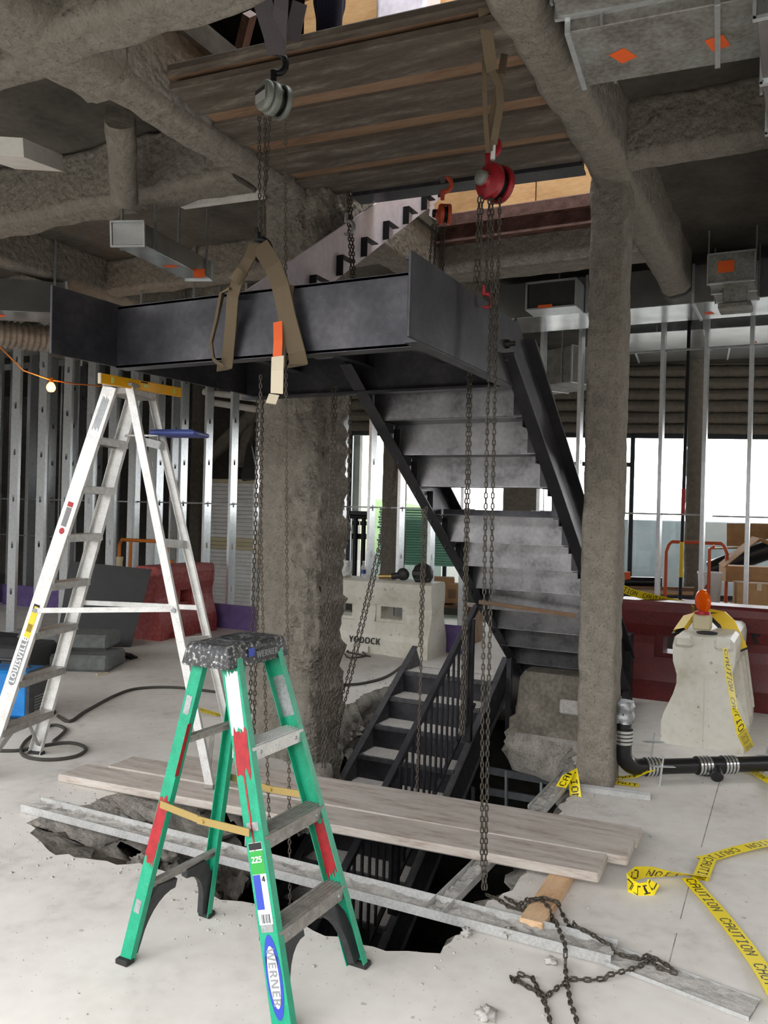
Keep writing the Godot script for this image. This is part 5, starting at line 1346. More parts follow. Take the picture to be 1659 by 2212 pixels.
# water-filled road barrier, profile drawn along its length, with two fork slots right through
func barrier(label: String, a: Vector3, b: Vector3, W: float, H: float, mat: Material, slots: Array, group := "") -> Node3D:
	var o := thing("road_barrier", label, "barrier", a, group)
	o.basis = basis_to(b - a)
	var l := a.distance_to(b)
	var body := CSGCombiner3D.new()
	body.name = "body"
	o.add_child(body)
	var pr := CSGPolygon3D.new()
	pr.name = "profile"
	var pts := PackedVector2Array()
	var half := [[1.0, 0.0], [1.0, 0.2], [0.94, 0.28], [0.72, 0.46], [0.64, 0.56], [0.64, 0.64], [0.74, 0.76], [0.76, 0.9], [0.72, 0.97], [0.62, 1.0]]
	for h in half: pts.append(Vector2(h[0] * W / 2, h[1] * H))
	half.reverse()
	for h in half: pts.append(Vector2(-h[0] * W / 2, h[1] * H))
	pr.polygon = pts
	pr.depth = l
	pr.position = Vector3(0, 0, l)
	pr.material = mat
	body.add_child(pr)
	for t in slots:
		var s := CSGBox3D.new()
		s.name = "slot"
		s.operation = CSGShape3D.OPERATION_SUBTRACTION
		s.size = Vector3(W * 1.4, H * 0.17, l * 0.15)
		s.position = Vector3(0, H * 0.56, l * t)
		s.material = mat
		body.add_child(s)
		for sd in [-1.0, 1.0]:
			var r := CSGBox3D.new()
			r.name = "recess"
			r.operation = CSGShape3D.OPERATION_SUBTRACTION
			r.size = Vector3(0.06, H * 0.24, l * 0.22)
			r.position = Vector3(sd * W * 0.355, H * 0.555, l * t)
			r.material = mat
			body.add_child(r)
	for t in [0.04, 0.5, 0.96]:
		for sd in [-1.0, 1.0]:
			var r := CSGBox3D.new()
			r.name = "foot_recess"
			r.operation = CSGShape3D.OPERATION_SUBTRACTION
			r.size = Vector3(0.08, H * 0.12, l * 0.14)
			r.position = Vector3(sd * W * 0.5, H * 0.04, l * t + l * 0.16)
			r.material = mat
			body.add_child(r)
	return o

func build_barriers() -> void:
	var y := barrier("dirty white road barrier lettered YODOCK behind the chains", Vector3(-5.75, 0, -9.05), Vector3(-3.86, 0, -9.05), 0.56, 0.88, M.poly_white, [0.36, 0.72])
	var lt := Vector3(-4.683, 0.157, -8.772)
	lettering("YODOCK", 0.075, M.ink, y, Transform3D(y.basis.inverse() * Basis(Vector3.RIGHT, -0.12), y.basis.inverse() * (lt - y.position + Vector3(0, 0, 0.012))))
	var w := barrier("white road barrier with an amber lamp, end on to the camera", Vector3(-0.66, 0, -6.6), Vector3(-0.66, 0, -7.9), 0.58, 0.83, M.poly_white, [0.3, 0.7])
	objw2(w, "fill_cap", MB.new().lathe(Transform3D(Basis.IDENTITY, Vector3(-0.66, 0.83, -6.82)), [Vector2(0.0, 0.0), Vector2(0.075, 0.0), Vector2(0.078, 0.012), Vector2(0.055, 0.014), Vector2(0.05, 0.006), Vector2(0.01, 0.006)], 16), M.black_plastic)
	objw2(w, "moulded_lug", MB.new().bx(Vector3(-0.8, 0.79, -6.585), Vector3(0.13, 0.09, 0.05), 0.02).bx(Vector3(-0.52, 0.79, -6.585), Vector3(0.13, 0.09, 0.05), 0.02).bx(Vector3(-0.66, 0.55, -6.597), Vector3(0.34, 0.012, 0.015)).bx(Vector3(-0.66, 0.27, -6.597), Vector3(0.02, 0.54, 0.012)), M.poly_white)
	for k in 3: objw2(w, "side_rib", MB.new().bar(Vector3(-0.4, 0.12, -6.95 - k * 0.36), Vector3(-0.47, 0.62, -6.95 - k * 0.36), 0.1, 0.05, Vector3.BACK, 0.015), M.poly_white)
	# barrier lamp
	var lp := Vector3(-0.72, 0.83, -7.06)
	var lamp := thing("barrier_lamp", "amber warning lamp with yellow case on top of the white barrier", "lamp", lp)
	obj("battery_case", MB.new().bx(Vector3(0, 0.06, 0), Vector3(0.14, 0.12, 0.1), 0.012), M.foam_cream, lamp)
	obj("collar", MB.new().lathe(Transform3D(Basis.IDENTITY, Vector3(0, 0.12, 0)), [Vector2(0.06, 0), Vector2(0.06, 0.02), Vector2(0.03, 0.03)], 12), M.ink_red, lamp)
	obj("lens", MB.new().lathe(Transform3D(Basis(Vector3.UP, -0.85) * Basis(Vector3.RIGHT, PI / 2), Vector3(0, 0.225, 0)), [Vector2(0.01, -0.026), Vector2(0.07, -0.022), Vector2(0.092, -0.01), Vector2(0.092, 0.01), Vector2(0.07, 0.022), Vector2(0.01, 0.026)], 20), M.amber, lamp)
	# harness pad draped over the barrier
	var hs := thing("padded_strap", "yellow and black padded strap draped over the end of the white barrier", "strap", Vector3(-0.5, 0.9, -7.4))
	var hp := [Vector3(-0.879, 0.819, -6.960), Vector3(-0.834, 0.915, -7.207), Vector3(-0.733, 0.949, -7.258), Vector3(-0.620, 0.942, -7.260), Vector3(-0.547, 0.879, -7.241), Vector3(-0.497, 0.775, -7.210), Vector3(-0.448, 0.673, -7.179)]
	var hh := []
	for i in hp.size(): hh.append(Vector3(0.05, 0.02, 0.04).lerp(Vector3(0.06, 0.03, -0.02), i / 6.0) * 0.9)
	objw("pad", MB.new().band(hp, hh, 0.03), M.ink_yellow, hs)
	objw("edging", MB.new().band(hp.map(func(v): return v + Vector3(-0.008, -0.02, -0.006)), hh.map(func(v): return v * 1.25), 0.012), M.black_plastic, hs)
	barrier("dark red road barrier with black scuffs across the background at the right", Vector3(0.55, 0, -8.35), Vector3(-1.6, 0, -8.35), 0.5, 0.92, M.poly_red, [0.27, 0.73])
	barrier("dusty faded red road barrier end beside the black panels", Vector3(-7.45, 0, -8.02), Vector3(-7.5, 0, -9.2), 0.5, 0.93, M.poly_red_dusty, [0.5])
	var sc := thing("scuff_mark", "black scrawl of paint on the dark red barrier", "paint mark", Vector3(-0.480, 0.673, -8.061))
	for e in [[Vector3(-0.604, 0.745, -8.168), Vector3(-0.458, 0.632, -8.168)], [Vector3(-0.550, 0.582, -8.168), Vector3(-0.409, 0.787, -8.168)], [Vector3(-0.508, 0.754, -8.168), Vector3(-0.345, 0.676, -8.168)], [Vector3(-0.537, 0.684, -8.168), Vector3(-0.495, 0.545, -8.168)], [Vector3(-0.447, 0.809, -8.168), Vector3(-0.374, 0.599, -8.168)]]:
		objw("brush_stroke", MB.new().bar(e[0], e[1], 0.004, 0.03, Vector3.UP), M.ink, sc)
	# dusty low concrete block under the flight
	var bl := thing("concrete_block", "low dusty concrete block under the stair flight", "block", Vector3(-1.7, 0, -6.5))
	var rings := []
	for e in [[0.0, 0.72, 0.42], [0.1, 0.72, 0.42], [0.13, 0.64, 0.36], [0.42, 0.6, 0.3], [0.47, 0.54, 0.24]]:
		var ring := PackedVector3Array()
		for p in ring_rect(e[1], e[2], 0.04, 4): ring.append(Vector3(p.x, e[0], -p.y))
		rings.append(ring)
	obj("block_body", MB.new().loft(rings), M.concrete_dirty, bl)
	obj("pale_face", MB.new().bx(Vector3(0.17, 0.24, 0.175), Vector3(0.26, 0.11, 0.03), 0.012), M.debris, bl)

# as objw, but for a thing that is turned
func objw2(parent: Node3D, called: String, shape, mat: Material) -> MeshInstance3D:
	var o := obj(called, shape, mat, parent)
	o.transform = parent.transform.affine_inverse()
	return o

func tape(label: String, pts: Array, flats: Array) -> void:
	var o := thing("caution_tape", label, "tape", pts[0])
	var half := []
	for i in pts.size():
		var d: Vector3 = (pts[mini(i + 1, pts.size() - 1)] - pts[maxi(i - 1, 0)]).normalized()
		var s: Vector3 = flats[i] if flats.size() == pts.size() else d.cross(Vector3.UP)
		half.append((s - d * s.dot(d)).normalized() * 0.036)
	objw("band", MB.new().band(pts, half, 0.0015, 0.36), M.caution, o)

func build_right_side() -> void:
	# black drain pipe with banded couplings
	var pp := thing("drain_pipe", "black drain pipe with steel banded couplings at the foot of the slim column", "pipe", Vector3(-1.080, 0.000, -5.895))
	var a := Vector3(-1.014, 0.100, -5.458); var b := Vector3(-0.050, 0.100, -6.174)
	var dir := (b - a).normalized()
	var bend := []
	for k in 9:
		var t := PI / 2 * k / 8.0
		bend.append(a + Vector3(0, 0.11 - sin(t) * 0.11, 0) + dir * (0.11 - cos(t) * 0.11))
	var top := a + Vector3(0.0, 0.42, 0)
	objw("elbow", MB.new().tube([a + Vector3(0, 0.2, 0)] + bend + [a + dir * 0.16], 0.054, 12), M.pvc_black, pp)
	objw("pipe_length", MB.new().tube([a + dir * 0.14, b], 0.05, 12), M.pvc_black, pp)
	objw("pipe_length", MB.new().tube([a + Vector3(0, 0.18, 0), top], 0.05, 12), M.pvc_black, pp)
	objw("foil_cap", lumpy(a + Vector3(0, 0.29, 0), top + Vector3(0, 0.01, 0), 0.115, 0.115, 0.05, 0.02, 14.0, 0.012), M.galv_dull, pp)
	var band := func(p: Vector3, d: Vector3) -> void:
		var sl := objw("coupling", MB.new().tube([p - d * 0.05, p + d * 0.05], 0.058, 14), M.rubber, pp)
		for k in 4:
			var q := p + d * (-0.036 + 0.024 * k)
			objw("steel_band", MB.new().tube([q - d * 0.008, q + d * 0.008], 0.0605, 14, false), M.steel_strap, pp)
	band.call(a + Vector3(0, 0.2, 0), Vector3.UP)
	band.call(a + dir * 0.2, dir); band.call(a + dir * 0.56, dir); band.call(a + dir * 0.74, dir)
	objw("tee", MB.new().tube([a + dir * 0.6, a + dir * 0.7], 0.056, 12).tube([a + dir * 0.65, a + dir * 0.65 + Vector3(0.02, -0.05, 0.1)], 0.04, 12), M.pvc_black, pp)
	tag(obj("pipe_stub", MB.new().tube([Vector3(-0.585, 0.040, -5.906), Vector3(-0.486, 0.040, -5.990)], 0.036, 12, false).tube([Vector3(-0.585, 0.040, -5.906), Vector3(-0.486, 0.040, -5.990)], 0.032, 12, false), M.pvc_black), "short open black pipe stub lying under the drain pipe", "pipe")
	for e in [[Vector3(-0.795, 0.000, -5.536), "thin threaded rod with a cross plate before the drain pipe"], [Vector3(-0.216, 0.000, -6.168), "thin threaded rod at the edge by the drain pipe"], [Vector3(-0.941, 0.000, -6.108), "threaded rod behind the drain pipe elbow"]]:
		var r := thing("threaded_rod", e[1], "rod", e[0])
		obj("rod", MB.new().tube([Vector3.ZERO, Vector3(0.02, 0.19, 0)], 0.006, 6), M.galv, r)
		obj("nut", MB.new().lathe(Transform3D(Basis.IDENTITY, Vector3(0, 0.0, 0)), [Vector2(0.014, 0), Vector2(0.014, 0.012)], 6), M.galv, r)
		obj("plate", MB.new().bar(Vector3(-0.04, 0.13, 0.05), Vector3(0.08, 0.12, -0.05), 0.035, 0.004), M.galv, r)
	# caution tape
	var up := Vector3(0, 0.006, 0)
	tape("yellow caution tape lying folded on the floor at the right", [Vector3(-0.052, 0.020, -4.918), Vector3(-0.178, 0.030, -4.728), Vector3(-0.281, 0.020, -4.614), Vector3(-0.368, 0.015, -4.484), Vector3(-0.426, 0.012, -4.407)], [])
	tape("yellow caution tape lettered piece folded across on the floor", [Vector3(-0.393, 0.020, -4.443), Vector3(-0.400, 0.014, -4.305), Vector3(-0.406, 0.014, -4.161)], [])
	tape("yellow caution tape with a curled loop, running left on the floor", [Vector3(-0.377, 0.020, -4.202), Vector3(-0.460, 0.030, -4.145), Vector3(-0.546, 0.035, -4.092), Vector3(-0.620, 0.050, -4.032), Vector3(-0.670, 0.060, -3.953), Vector3(-0.691, 0.050, -3.900), Vector3(-0.672, 0.030, -3.881), Vector3(-0.634, 0.020, -3.875), Vector3(-0.589, 0.030, -3.903), Vector3(-0.577, 0.060, -3.914)], [Vector3(0.3, 0.3, 1), Vector3(0.3, 0.5, 1), Vector3(0.3, 0.8, 0.8), Vector3(0.2, 1, 0.5), Vector3(0, 1, 0.2), Vector3(0, 1, 0), Vector3(0, 1, 0), Vector3(0, 1, 0), Vector3(0, 1, 0), Vector3(0, 1, 0)])
	tape("yellow caution tape tail running to the front at the right edge", [Vector3(-0.452, 0.020, -4.136), Vector3(-0.392, 0.012, -4.037), Vector3(-0.326, 0.012, -3.921), Vector3(-0.248, 0.012, -3.764), Vector3(-0.181, 0.012, -3.623), Vector3(-0.120, 0.014, -3.478), Vector3(-0.076, 0.020, -3.349), Vector3(-0.035, 0.020, -3.226)], [])
	tape("yellow caution tape hanging down the side of the white barrier", [Vector3(-0.440, 0.896, -5.663), Vector3(-0.410, 0.727, -5.643), Vector3(-0.360, 0.576, -5.409), Vector3(-0.320, 0.426, -5.481), Vector3(-0.300, 0.182, -6.060)], [Vector3(0.25, 0.1, -0.95), Vector3(0.35, 0.1, -0.9), Vector3(0.3, 0.1, -0.95), Vector3(0.5, 0.1, -0.85), Vector3(0.4, 0.1, -0.9)])
	tape("yellow caution tape stretched behind the slim column along the red barrier", [Vector3(-1.624, 1.069, -8.039), Vector3(-1.483, 0.986, -8.223), Vector3(-1.331, 0.941, -8.356), Vector3(-1.198, 0.904, -8.481), Vector3(-1.023, 0.887, -8.457), Vector3(-0.895, 0.875, -8.074)], [Vector3(0, 1, 0.3), Vector3(0, 1, 0.3), Vector3(0, 1, 0.3), Vector3(0, 1, 0.3), Vector3(0, 1, 0.3), Vector3(0, 1, 0.3)])
	tape("yellow caution tape knotted round the foot of the slim column", [Vector3(-1.293, 0.054, -5.009), Vector3(-1.274, 0.101, -5.075), Vector3(-1.247, 0.130, -5.111), Vector3(-1.235, 0.068, -5.094), Vector3(-1.211, -0.014, -5.051)], [Vector3(1, 0.3, 0), Vector3(1, 0.3, 0), Vector3(1, 0.5, 0), Vector3(1, 0, 0.2), Vector3(1, 0, 0.2)])
	tape("yellow caution tape wound behind the foot of the slim column", [Vector3(-1.096, 0.020, -5.482), Vector3(-1.015, 0.030, -5.474), Vector3(-0.932, 0.050, -5.495), Vector3(-0.877, 0.090, -5.502), Vector3(-0.831, 0.100, -5.571)], [])
	tape("yellow caution tape lying flat right of the slim column foot", [Vector3(-1.086, 0.010, -5.438), Vector3(-1.005, 0.010, -5.424), Vector3(-0.908, 0.010, -5.441)], [])
	tape("yellow caution tape under the drain pipe at the right edge", [Vector3(-0.370, 0.020, -6.235), Vector3(-0.269, 0.030, -6.070), Vector3(-0.165, 0.020, -5.925), Vector3(-0.068, 0.020, -5.777)], [])
	# platform cart with bucket
	var ca := Vector3(-1.261, 0.660, -11.200)
	var cart := thing("platform_cart", "orange framed platform cart behind the red barrier", "cart", Vector3(ca.x, 0.42, ca.z))
	obj("deck", MB.new().bx(Vector3(0, 0.22, 0), Vector3(0.84, 0.05, 0.5), 0.01), M.poly_red, cart)
	obj("handle", MB.new().tube([Vector3(-0.37, 0.24, -0.2), Vector3(-0.37, 0.86, -0.2), Vector3(-0.34, 0.95, -0.2), Vector3(-0.3, 0.99, -0.2), Vector3(0.3, 0.99, -0.2), Vector3(0.34, 0.95, -0.2), Vector3(0.37, 0.86, -0.2), Vector3(0.37, 0.24, -0.2)], 0.022, 8), M.cart_frame, cart)
	obj("handle", MB.new().tube([Vector3(0.2, 0.24, 0.2), Vector3(0.2, 0.92, 0.2), Vector3(0.26, 0.97, 0.2)], 0.02, 8), M.cart_frame, cart)
	for x in [-0.38, 0.38]:
		for z in [-0.2, 0.2]: obj("castor", MB.new().lathe(Transform3D(Basis(Vector3.RIGHT, PI / 2), Vector3(x, 0.08, z)), [Vector2(0.02, -0.02), Vector2(0.08, -0.018), Vector2(0.08, 0.018), Vector2(0.02, 0.02)], 12), M.rubber, cart)
	var bk := thing("bucket", "white plastic bucket with a red mark standing on the cart", "bucket", Vector3(ca.x + 0.2, 0.665, ca.z + 0.05))
	obj("pail", MB.new().lathe(Transform3D.IDENTITY, [Vector2(0.12, 0), Vector2(0.145, 0.36), Vector2(0.155, 0.365), Vector2(0.155, 0.39), Vector2(0.14, 0.39), Vector2(0.12, 0.3)], 18), M.foam, bk)
	obj("printed_mark", MB.new().ext(Transform3D(Basis(Vector3.UP, 0.3), Vector3(-0.02, 0.19, 0.138)), PackedVector2Array([Vector2(-0.035, 0), Vector2(0.035, 0), Vector2(0, 0.06)]), 0, 0.002), M.ink_red, bk)
	# cardboard boxes, roll and timber
	var box := func(at: Vector3, s: Vector3, turn: float, label: String) -> void:
		var o := thing("cardboard_box", label, "box", at, "", turn)
		obj("carton", MB.new().bx(Vector3(0, s.y / 2, 0), s, 0.006), M.cardboard, o)
		obj("packing_tape", MB.new().bx(Vector3(0, s.y + 0.0005, 0), Vector3(s.x * 1.001, 0.0015, 0.05)).bx(Vector3(0, s.y * 0.85, s.z / 2 + 0.0005), Vector3(0.05, s.y * 0.3, 0.0015)), M.level_end, o)
	var q := Vector3(-0.533, 0.618, -11.000)
	box.call(Vector3(q.x, 0.425, q.z), Vector3(0.5, 0.27, 0.5), 0.2, "lower closed cardboard box at the right edge behind the red barrier")
	box.call(Vector3(q.x + 0.02, 0.697, q.z), Vector3(0.5, 0.27, 0.5), 0.15, "upper closed cardboard box with a pale top at the right edge")
	var q2 := Vector3(-0.504, 0.966, -11.300)
	var ob := thing("open_carton", "open cardboard carton with raised flaps leaning on the black roll", "box", Vector3(q2.x, 1.08, q2.z - 0.3), "", 0.3)
	obj("flap", MB.new().bar(Vector3(-0.5, 0.05, 0.1), Vector3(-0.1, 0.42, 0.15), 0.012, 0.4, Vector3.BACK), M.cardboard, ob)
	obj("flap", MB.new().bar(Vector3(-0.1, 0.42, 0.15), Vector3(0.6, 0.12, 0.1), 0.012, 0.4, Vector3.BACK), M.cardboard, ob)
	obj("carton", MB.new().bx(Vector3(0.0, -0.05, -0.05), Vector3(0.9, 0.2, 0.4), 0.006), M.cardboard, ob)
	tag(obj("cardboard_sheet", MB.new().bar(Vector3(-1.297, 1.280, -13.256), Vector3(-0.241, 1.357, -13.345), 0.3, 0.02, Vector3.UP).bar(Vector3(-1.055, 1.495, -13.379), Vector3(-0.127, 1.513, -13.516), 0.02, 0.34, Vector3.UP), M.cardboard), "flattened cardboard sheet on top of the black roll", "cardboard")
	tag(obj("membrane_roll", MB.new().tube([Vector3(-1.238, 0.968, -13.061), Vector3(-0.120, 1.469, -12.958)], 0.14, 16), M.pvc_black), "thick black roll of membrane slanting behind the cartons", "roll")
	tag(obj("pipe_bundle", MB.new().tube([Vector3(-2.356, 0.814, -11.818), Vector3(-1.748, 0.833, -11.904)], 0.07, 12), M.pvc_black), "fat black pipe lying on timbers right of the slim column", "pipe")
	for k in 5: tag(obj("timber_length", MB.new().bar(Vector3(-2.333, 0.680, -11.718) + Vector3(0, -0.05 * k + 0.06, 0.1 * k), Vector3(-1.324, 0.710, -11.895) + Vector3(0, -0.05 * k + 0.06, 0.1 * k), 0.12, 0.045, Vector3.UP, 0.004), [M.plywood_old, M.lumber, M.frame_dark, M.plywood_old, M.frame_dark][k]), ["brown timber length on the pile behind the column", "pale timber length on the pile behind the column", "dark bar on the pile behind the column", "lower brown timber on the pile behind the column", "lowest dark bar on the pile behind the column"][k], "timber")
	tag(obj("orange_board", MB.new().bar(Vector3(-2.359, 0.869, -11.761), Vector3(-2.154, 0.878, -11.809), 0.04, 0.16, Vector3.UP), M.orange), "bright orange board right of the slim column", "board")

func build_left_side() -> void:
	# black panels leaning on the dusty red barrier
	var quad := func(called: String, label: String, cat: String, p: Array, th: float, m: Material) -> void:
		var n: Vector3 = (p[1] - p[0]).cross(p[3] - p[0]).normalized() * th
		var mb := MB.new()
		var e := p.map(func(v): return v - n)
		mb.q(p[0], p[1], p[2], p[3], n); mb.q(e[0], e[1], e[2], e[3], -n)
		for i in 4: mb.q(p[i], p[(i + 1) % 4], e[(i + 1) % 4], e[i], (p[i] + p[(i + 1) % 4]) / 2 - (p[0] + p[2]) / 2)
		tag(obj(called, mb, m), label, cat)
	quad.call("leaning_sheet", "large black panel leaning against the dusty red barrier", "panel", [Vector3(-7.875, 0.000, -6.994), Vector3(-7.183, -0.000, -7.499), Vector3(-7.088, 0.927, -7.724), Vector3(-7.826, 1.016, -7.123)], 0.03, M.black_sheet)
	quad.call("leaning_sheet", "low black panel leaning at the left edge behind the near ladder rail", "panel", [Vector3(-7.628, 0.000, -5.929), Vector3(-7.589, 0.000, -6.363), Vector3(-7.362, 0.280, -6.237), Vector3(-7.771, 0.318, -6.029)], 0.03, M.black_sheet)
	var slab := func(label: String, at: Vector3, s: Vector3, turn: float, m: Material) -> void:
		tag(obj("insulation_slab", MB.new().box(Transform3D(Basis(Vector3.UP, turn), at + Vector3(0, s.y / 2, 0)), s, 0.03), m), label, "slab")
	slab.call("upper grey insulation slab in the pile behind the aluminium ladder", Vector3(-7.019, 0.000, -6.425) + Vector3(0, 0.17, 0), Vector3(0.95, 0.16, 0.5), 0.5, M.slab_grey)
	slab.call("lower grey insulation slab in the pile behind the aluminium ladder", Vector3(-6.819, 0.000, -6.243), Vector3(1.0, 0.17, 0.55), 0.45, M.slab_grey)
	slab.call("dark slab at the left edge behind the blue welder", Vector3(-7.088, 0.000, -5.752), Vector3(0.7, 0.3, 0.5), 0.3, M.black_sheet)
	for k in 3: tag(obj("steel_angle", MB.new().bar(Vector3(-7.104, 0.000, -7.002) + Vector3(0, 0.03 * k + 0.02, 0.05 * k), Vector3(-6.566, 0.000, -6.916) + Vector3(0.0, 0.02 * k + 0.02, 0.04 * k), 0.09, 0.02, Vector3.UP), M.black_metal), ["lowest black steel angle beside the grey slabs", "middle black steel angle beside the grey slabs", "top black steel angle beside the grey slabs"][k], "steel angle")
	# welder
	var wl := thing("welder", "blue and black welding machine behind the ladder at the left edge", "welder", Vector3(-5.380, 0.000, -4.462), "", 0.35)
	obj("case", MB.new().bx(Vector3(-0.16, 0.21, -0.14), Vector3(0.42, 0.36, 0.3), 0.02), M.welder_blue, wl)
	obj("front_panel", MB.new().bx(Vector3(0.06, 0.21, -0.14), Vector3(0.05, 0.37, 0.31), 0.015), M.black_plastic, wl)
	obj("top_handle", MB.new().tube([Vector3(-0.3, 0.39, -0.14), Vector3(-0.26, 0.45, -0.14), Vector3(-0.06, 0.45, -0.14), Vector3(-0.02, 0.39, -0.14)], 0.015, 8), M.black_plastic, wl)
	obj("base_skid", MB.new().bx(Vector3(-0.12, 0.015, -0.14), Vector3(0.5, 0.03, 0.32), 0.006), M.black_plastic, wl)
	obj("indicator_lamp", MB.new().lathe(Transform3D(Basis(Vector3.FORWARD, PI / 2), Vector3(0.085, 0.3, -0.06)), [Vector2(0.006, 0), Vector2(0.004, 0.004)], 8), M.led, wl)
	obj("logo_mark", MB.new().tube(range(9).map(func(k): return Vector3(-0.28 + cos(0.3 + k * 0.55) * 0.06, 0.26 + sin(0.3 + k * 0.55) * 0.05, 0.012)), 0.012, 6), M.ink_white, wl)
	for k in 6: obj("vent_slot", MB.new().bx(Vector3(0.086, 0.08 + k * 0.022, -0.14), Vector3(0.004, 0.008, 0.2)), M.ink_grey, wl)
	# cables
	var cable := func(label: String, pts: Array, r: float) -> void:
		var cv := Curve3D.new()
		for i in pts.size():
			var d: Vector3 = (pts[mini(i + 1, pts.size() - 1)] - pts[maxi(i - 1, 0)]) * 0.17
			cv.add_point(pts[i] + Vector3(0, r, 0), -d, d)
		var out := []
		for p in cv.tessellate_even_length(5, 0.05): out.append(p)
		tag(obj("cable", MB.new().tube(out, r, 6), M.cable_dusty), label, "cable")
	cable.call("dark welding cable winding over the floor behind the ladders", [Vector3(-5.259, 0.000, -4.712), Vector3(-5.053, 0.000, -4.640), Vector3(-5.194, 0.000, -4.935), Vector3(-5.420, 0.000, -5.492), Vector3(-5.453, 0.000, -5.813), Vector3(-5.202, 0.000, -6.030), Vector3(-4.762, 0.000, -6.089), Vector3(-4.474, 0.000, -6.190)], 0.013)
	cable.call("dark cable from the thick column to the lower stair stringer", [Vector3(-4.087, 0.000, -6.783), Vector3(-3.963, 0.000, -6.992), Vector3(-3.828, 0.000, -7.213), Vector3(-3.803, -0.000, -7.672), Vector3(-4.008, 0.000, -8.551), Vector3(-4.379, 0.000, -9.678)], 0.014)
	cable.call("coiled grey cable round the foot of the aluminium ladder", [Vector3(-4.920, 0.000, -3.806), Vector3(-4.740, 0.000, -3.919), Vector3(-4.699, 0.000, -4.075), Vector3(-4.602, 0.000, -4.231), Vector3(-4.405, 0.000, -4.194), Vector3(-4.318, 0.000, -4.033), Vector3(-4.394, 0.000, -3.889), Vector3(-4.560, 0.000, -3.845), Vector3(-4.727, 0.000, -3.927), Vector3(-4.918, 0.000, -4.143), Vector3(-5.083, 0.000, -4.490), Vector3(-4.894, 0.000, -4.453), Vector3(-4.723, 0.000, -4.196)], 0.012)
	cable.call("thin black cable lying before the white lettered barrier", [Vector3(-4.815, -0.000, -8.531), Vector3(-4.650, 0.000, -8.348), Vector3(-4.569, 0.000, -8.592), Vector3(-4.861, 0.000, -8.896), Vector3(-4.872, 0.000, -8.686), Vector3(-4.495, 0.000, -8.569)], 0.01)
	# platform trolley handle behind the black panels
	var pc := Vector3(-8.440, 0.260, -9.000)
	var hc := thing("hand_cart", "amber tube framed hand cart behind the black panels", "cart", Vector3(pc.x, 0, pc.z))
	obj("handle", MB.new().tube([Vector3(-0.45, 0.2, 0), Vector3(-0.45, 1.12, 0), Vector3(-0.4, 1.2, 0), Vector3(0.4, 1.2, 0), Vector3(0.45, 1.12, 0), Vector3(0.45, 0.2, 0)], 0.026, 8), M.orange_frame, hc)
	obj("upright", MB.new().tube([Vector3(-0.25, 0.2, 0), Vector3(-0.23, 1.18, 0)], 0.024, 8).tube([Vector3(0.52, 0.2, -0.05), Vector3(0.5, 0.95, -0.05)], 0.026, 8), M.orange_frame, hc)
	obj("rag_wrap", lumpy(Vector3(-0.44, 0.72, 0), Vector3(-0.44, 0.95, 0), 0.1, 0.1, 0.05, 0.015, 9.0, 0.03), M.foam_cream, hc)
	obj("deck", MB.new().bx(Vector3(0.05, 0.2, 0.0), Vector3(0.95, 0.05, 0.3), 0.01), M.orange_frame, hc)
	for x in [-0.3, 0.4]: obj("castor", MB.new().lathe(Transform3D(Basis(Vector3.RIGHT, PI / 2), Vector3(x, 0.08, 0.1)), [Vector2(0.02, -0.02), Vector2(0.08, -0.018), Vector2(0.08, 0.018), Vector2(0.02, 0.02)], 12), M.rubber, hc)
	# stack of white insulation boards beyond the studs
	var s0 := Vector3(-8.433, 0.593, -10.967)
	for k in 34:
		var cream: bool = k in [16, 17, 18] or k == 33
		tag(obj("foam_board", MB.new().bx(Vector3(s0.x + (0.04 if cream else 0.0), 0.03 + k * 0.064, s0.z - 0.5), Vector3(1.0, 0.06, 1.1), 0.006), M.foam_cream if cream else M.foam), "cream foam board in the white stack beyond the studs" if cream else "white foam board in the tall stack beyond the studs", "foam board", "cream foam boards" if cream else "white foam boards in the stack")
	tag(obj("blue_scrap", MB.new().bx(Vector3(-14.364, 0.000, -17.828) + Vector3(0, 0.03, 0), Vector3(0.22, 0.06, 0.1), 0.02), M.tray_blue), "blue plastic scrap before the white foam stack", "scrap")
	# diagonal sprayed braces in the dark bay
	for e in [[Vector3(-9.736, 2.502, -11.874), Vector3(-8.628, 3.484, -11.990), "slanting sprayed brace rising to the right above the foam stack"], [Vector3(-9.039, 2.432, -12.117), Vector3(-8.857, 3.505, -12.098), "steep sprayed brace above the foam stack"]]:
		tag(obj("slanting_brace", lumpy(e[0], e[1], 0.22, 0.22, 0.08, 0.02), M.spray), e[2], "brace")
	quad.call("black_cover", "black triangular cover on top of the foam stack", "cover", [Vector3(-8.037, 2.171, -10.720), Vector3(-7.800, 2.178, -10.840), Vector3(-7.965, 2.728, -10.869), Vector3(-8.012, 2.764, -10.845)], 0.2, M.black_sheet)
	# stacked green boards beyond the white barrier
	var g0 := Vector3(-5.353, 0.879, -11.751)
	var gt := Basis(Vector3.UP, deg_to_rad(17.0))
	for k in 22:
		tag(obj("green_board", MB.new().box(Transform3D(gt, g0 + Vector3(0, 0.02 + k * 0.04, -0.4) + gt.x * (wob(Vector3(k, 0, 0), 1.3, 0.05))), Vector3(1.55, 0.034, 0.7), 0.003), M.glass_green), "pale green board in the flat stack behind the white barrier", "board", "green boards in the stack")
	# black guard rail and hydrant pipes by the teal glass
	var rl := thing("guard_rail", "black pipe rail with short standpipes by the tinted glass", "rail", Vector3(-5.932, 0.821, -10.445))
	objw("top_rail", MB.new().tube([Vector3(-6.323, 1.636, -10.470), Vector3(-5.575, 1.615, -10.515)], 0.03, 8), M.black_metal, rl)
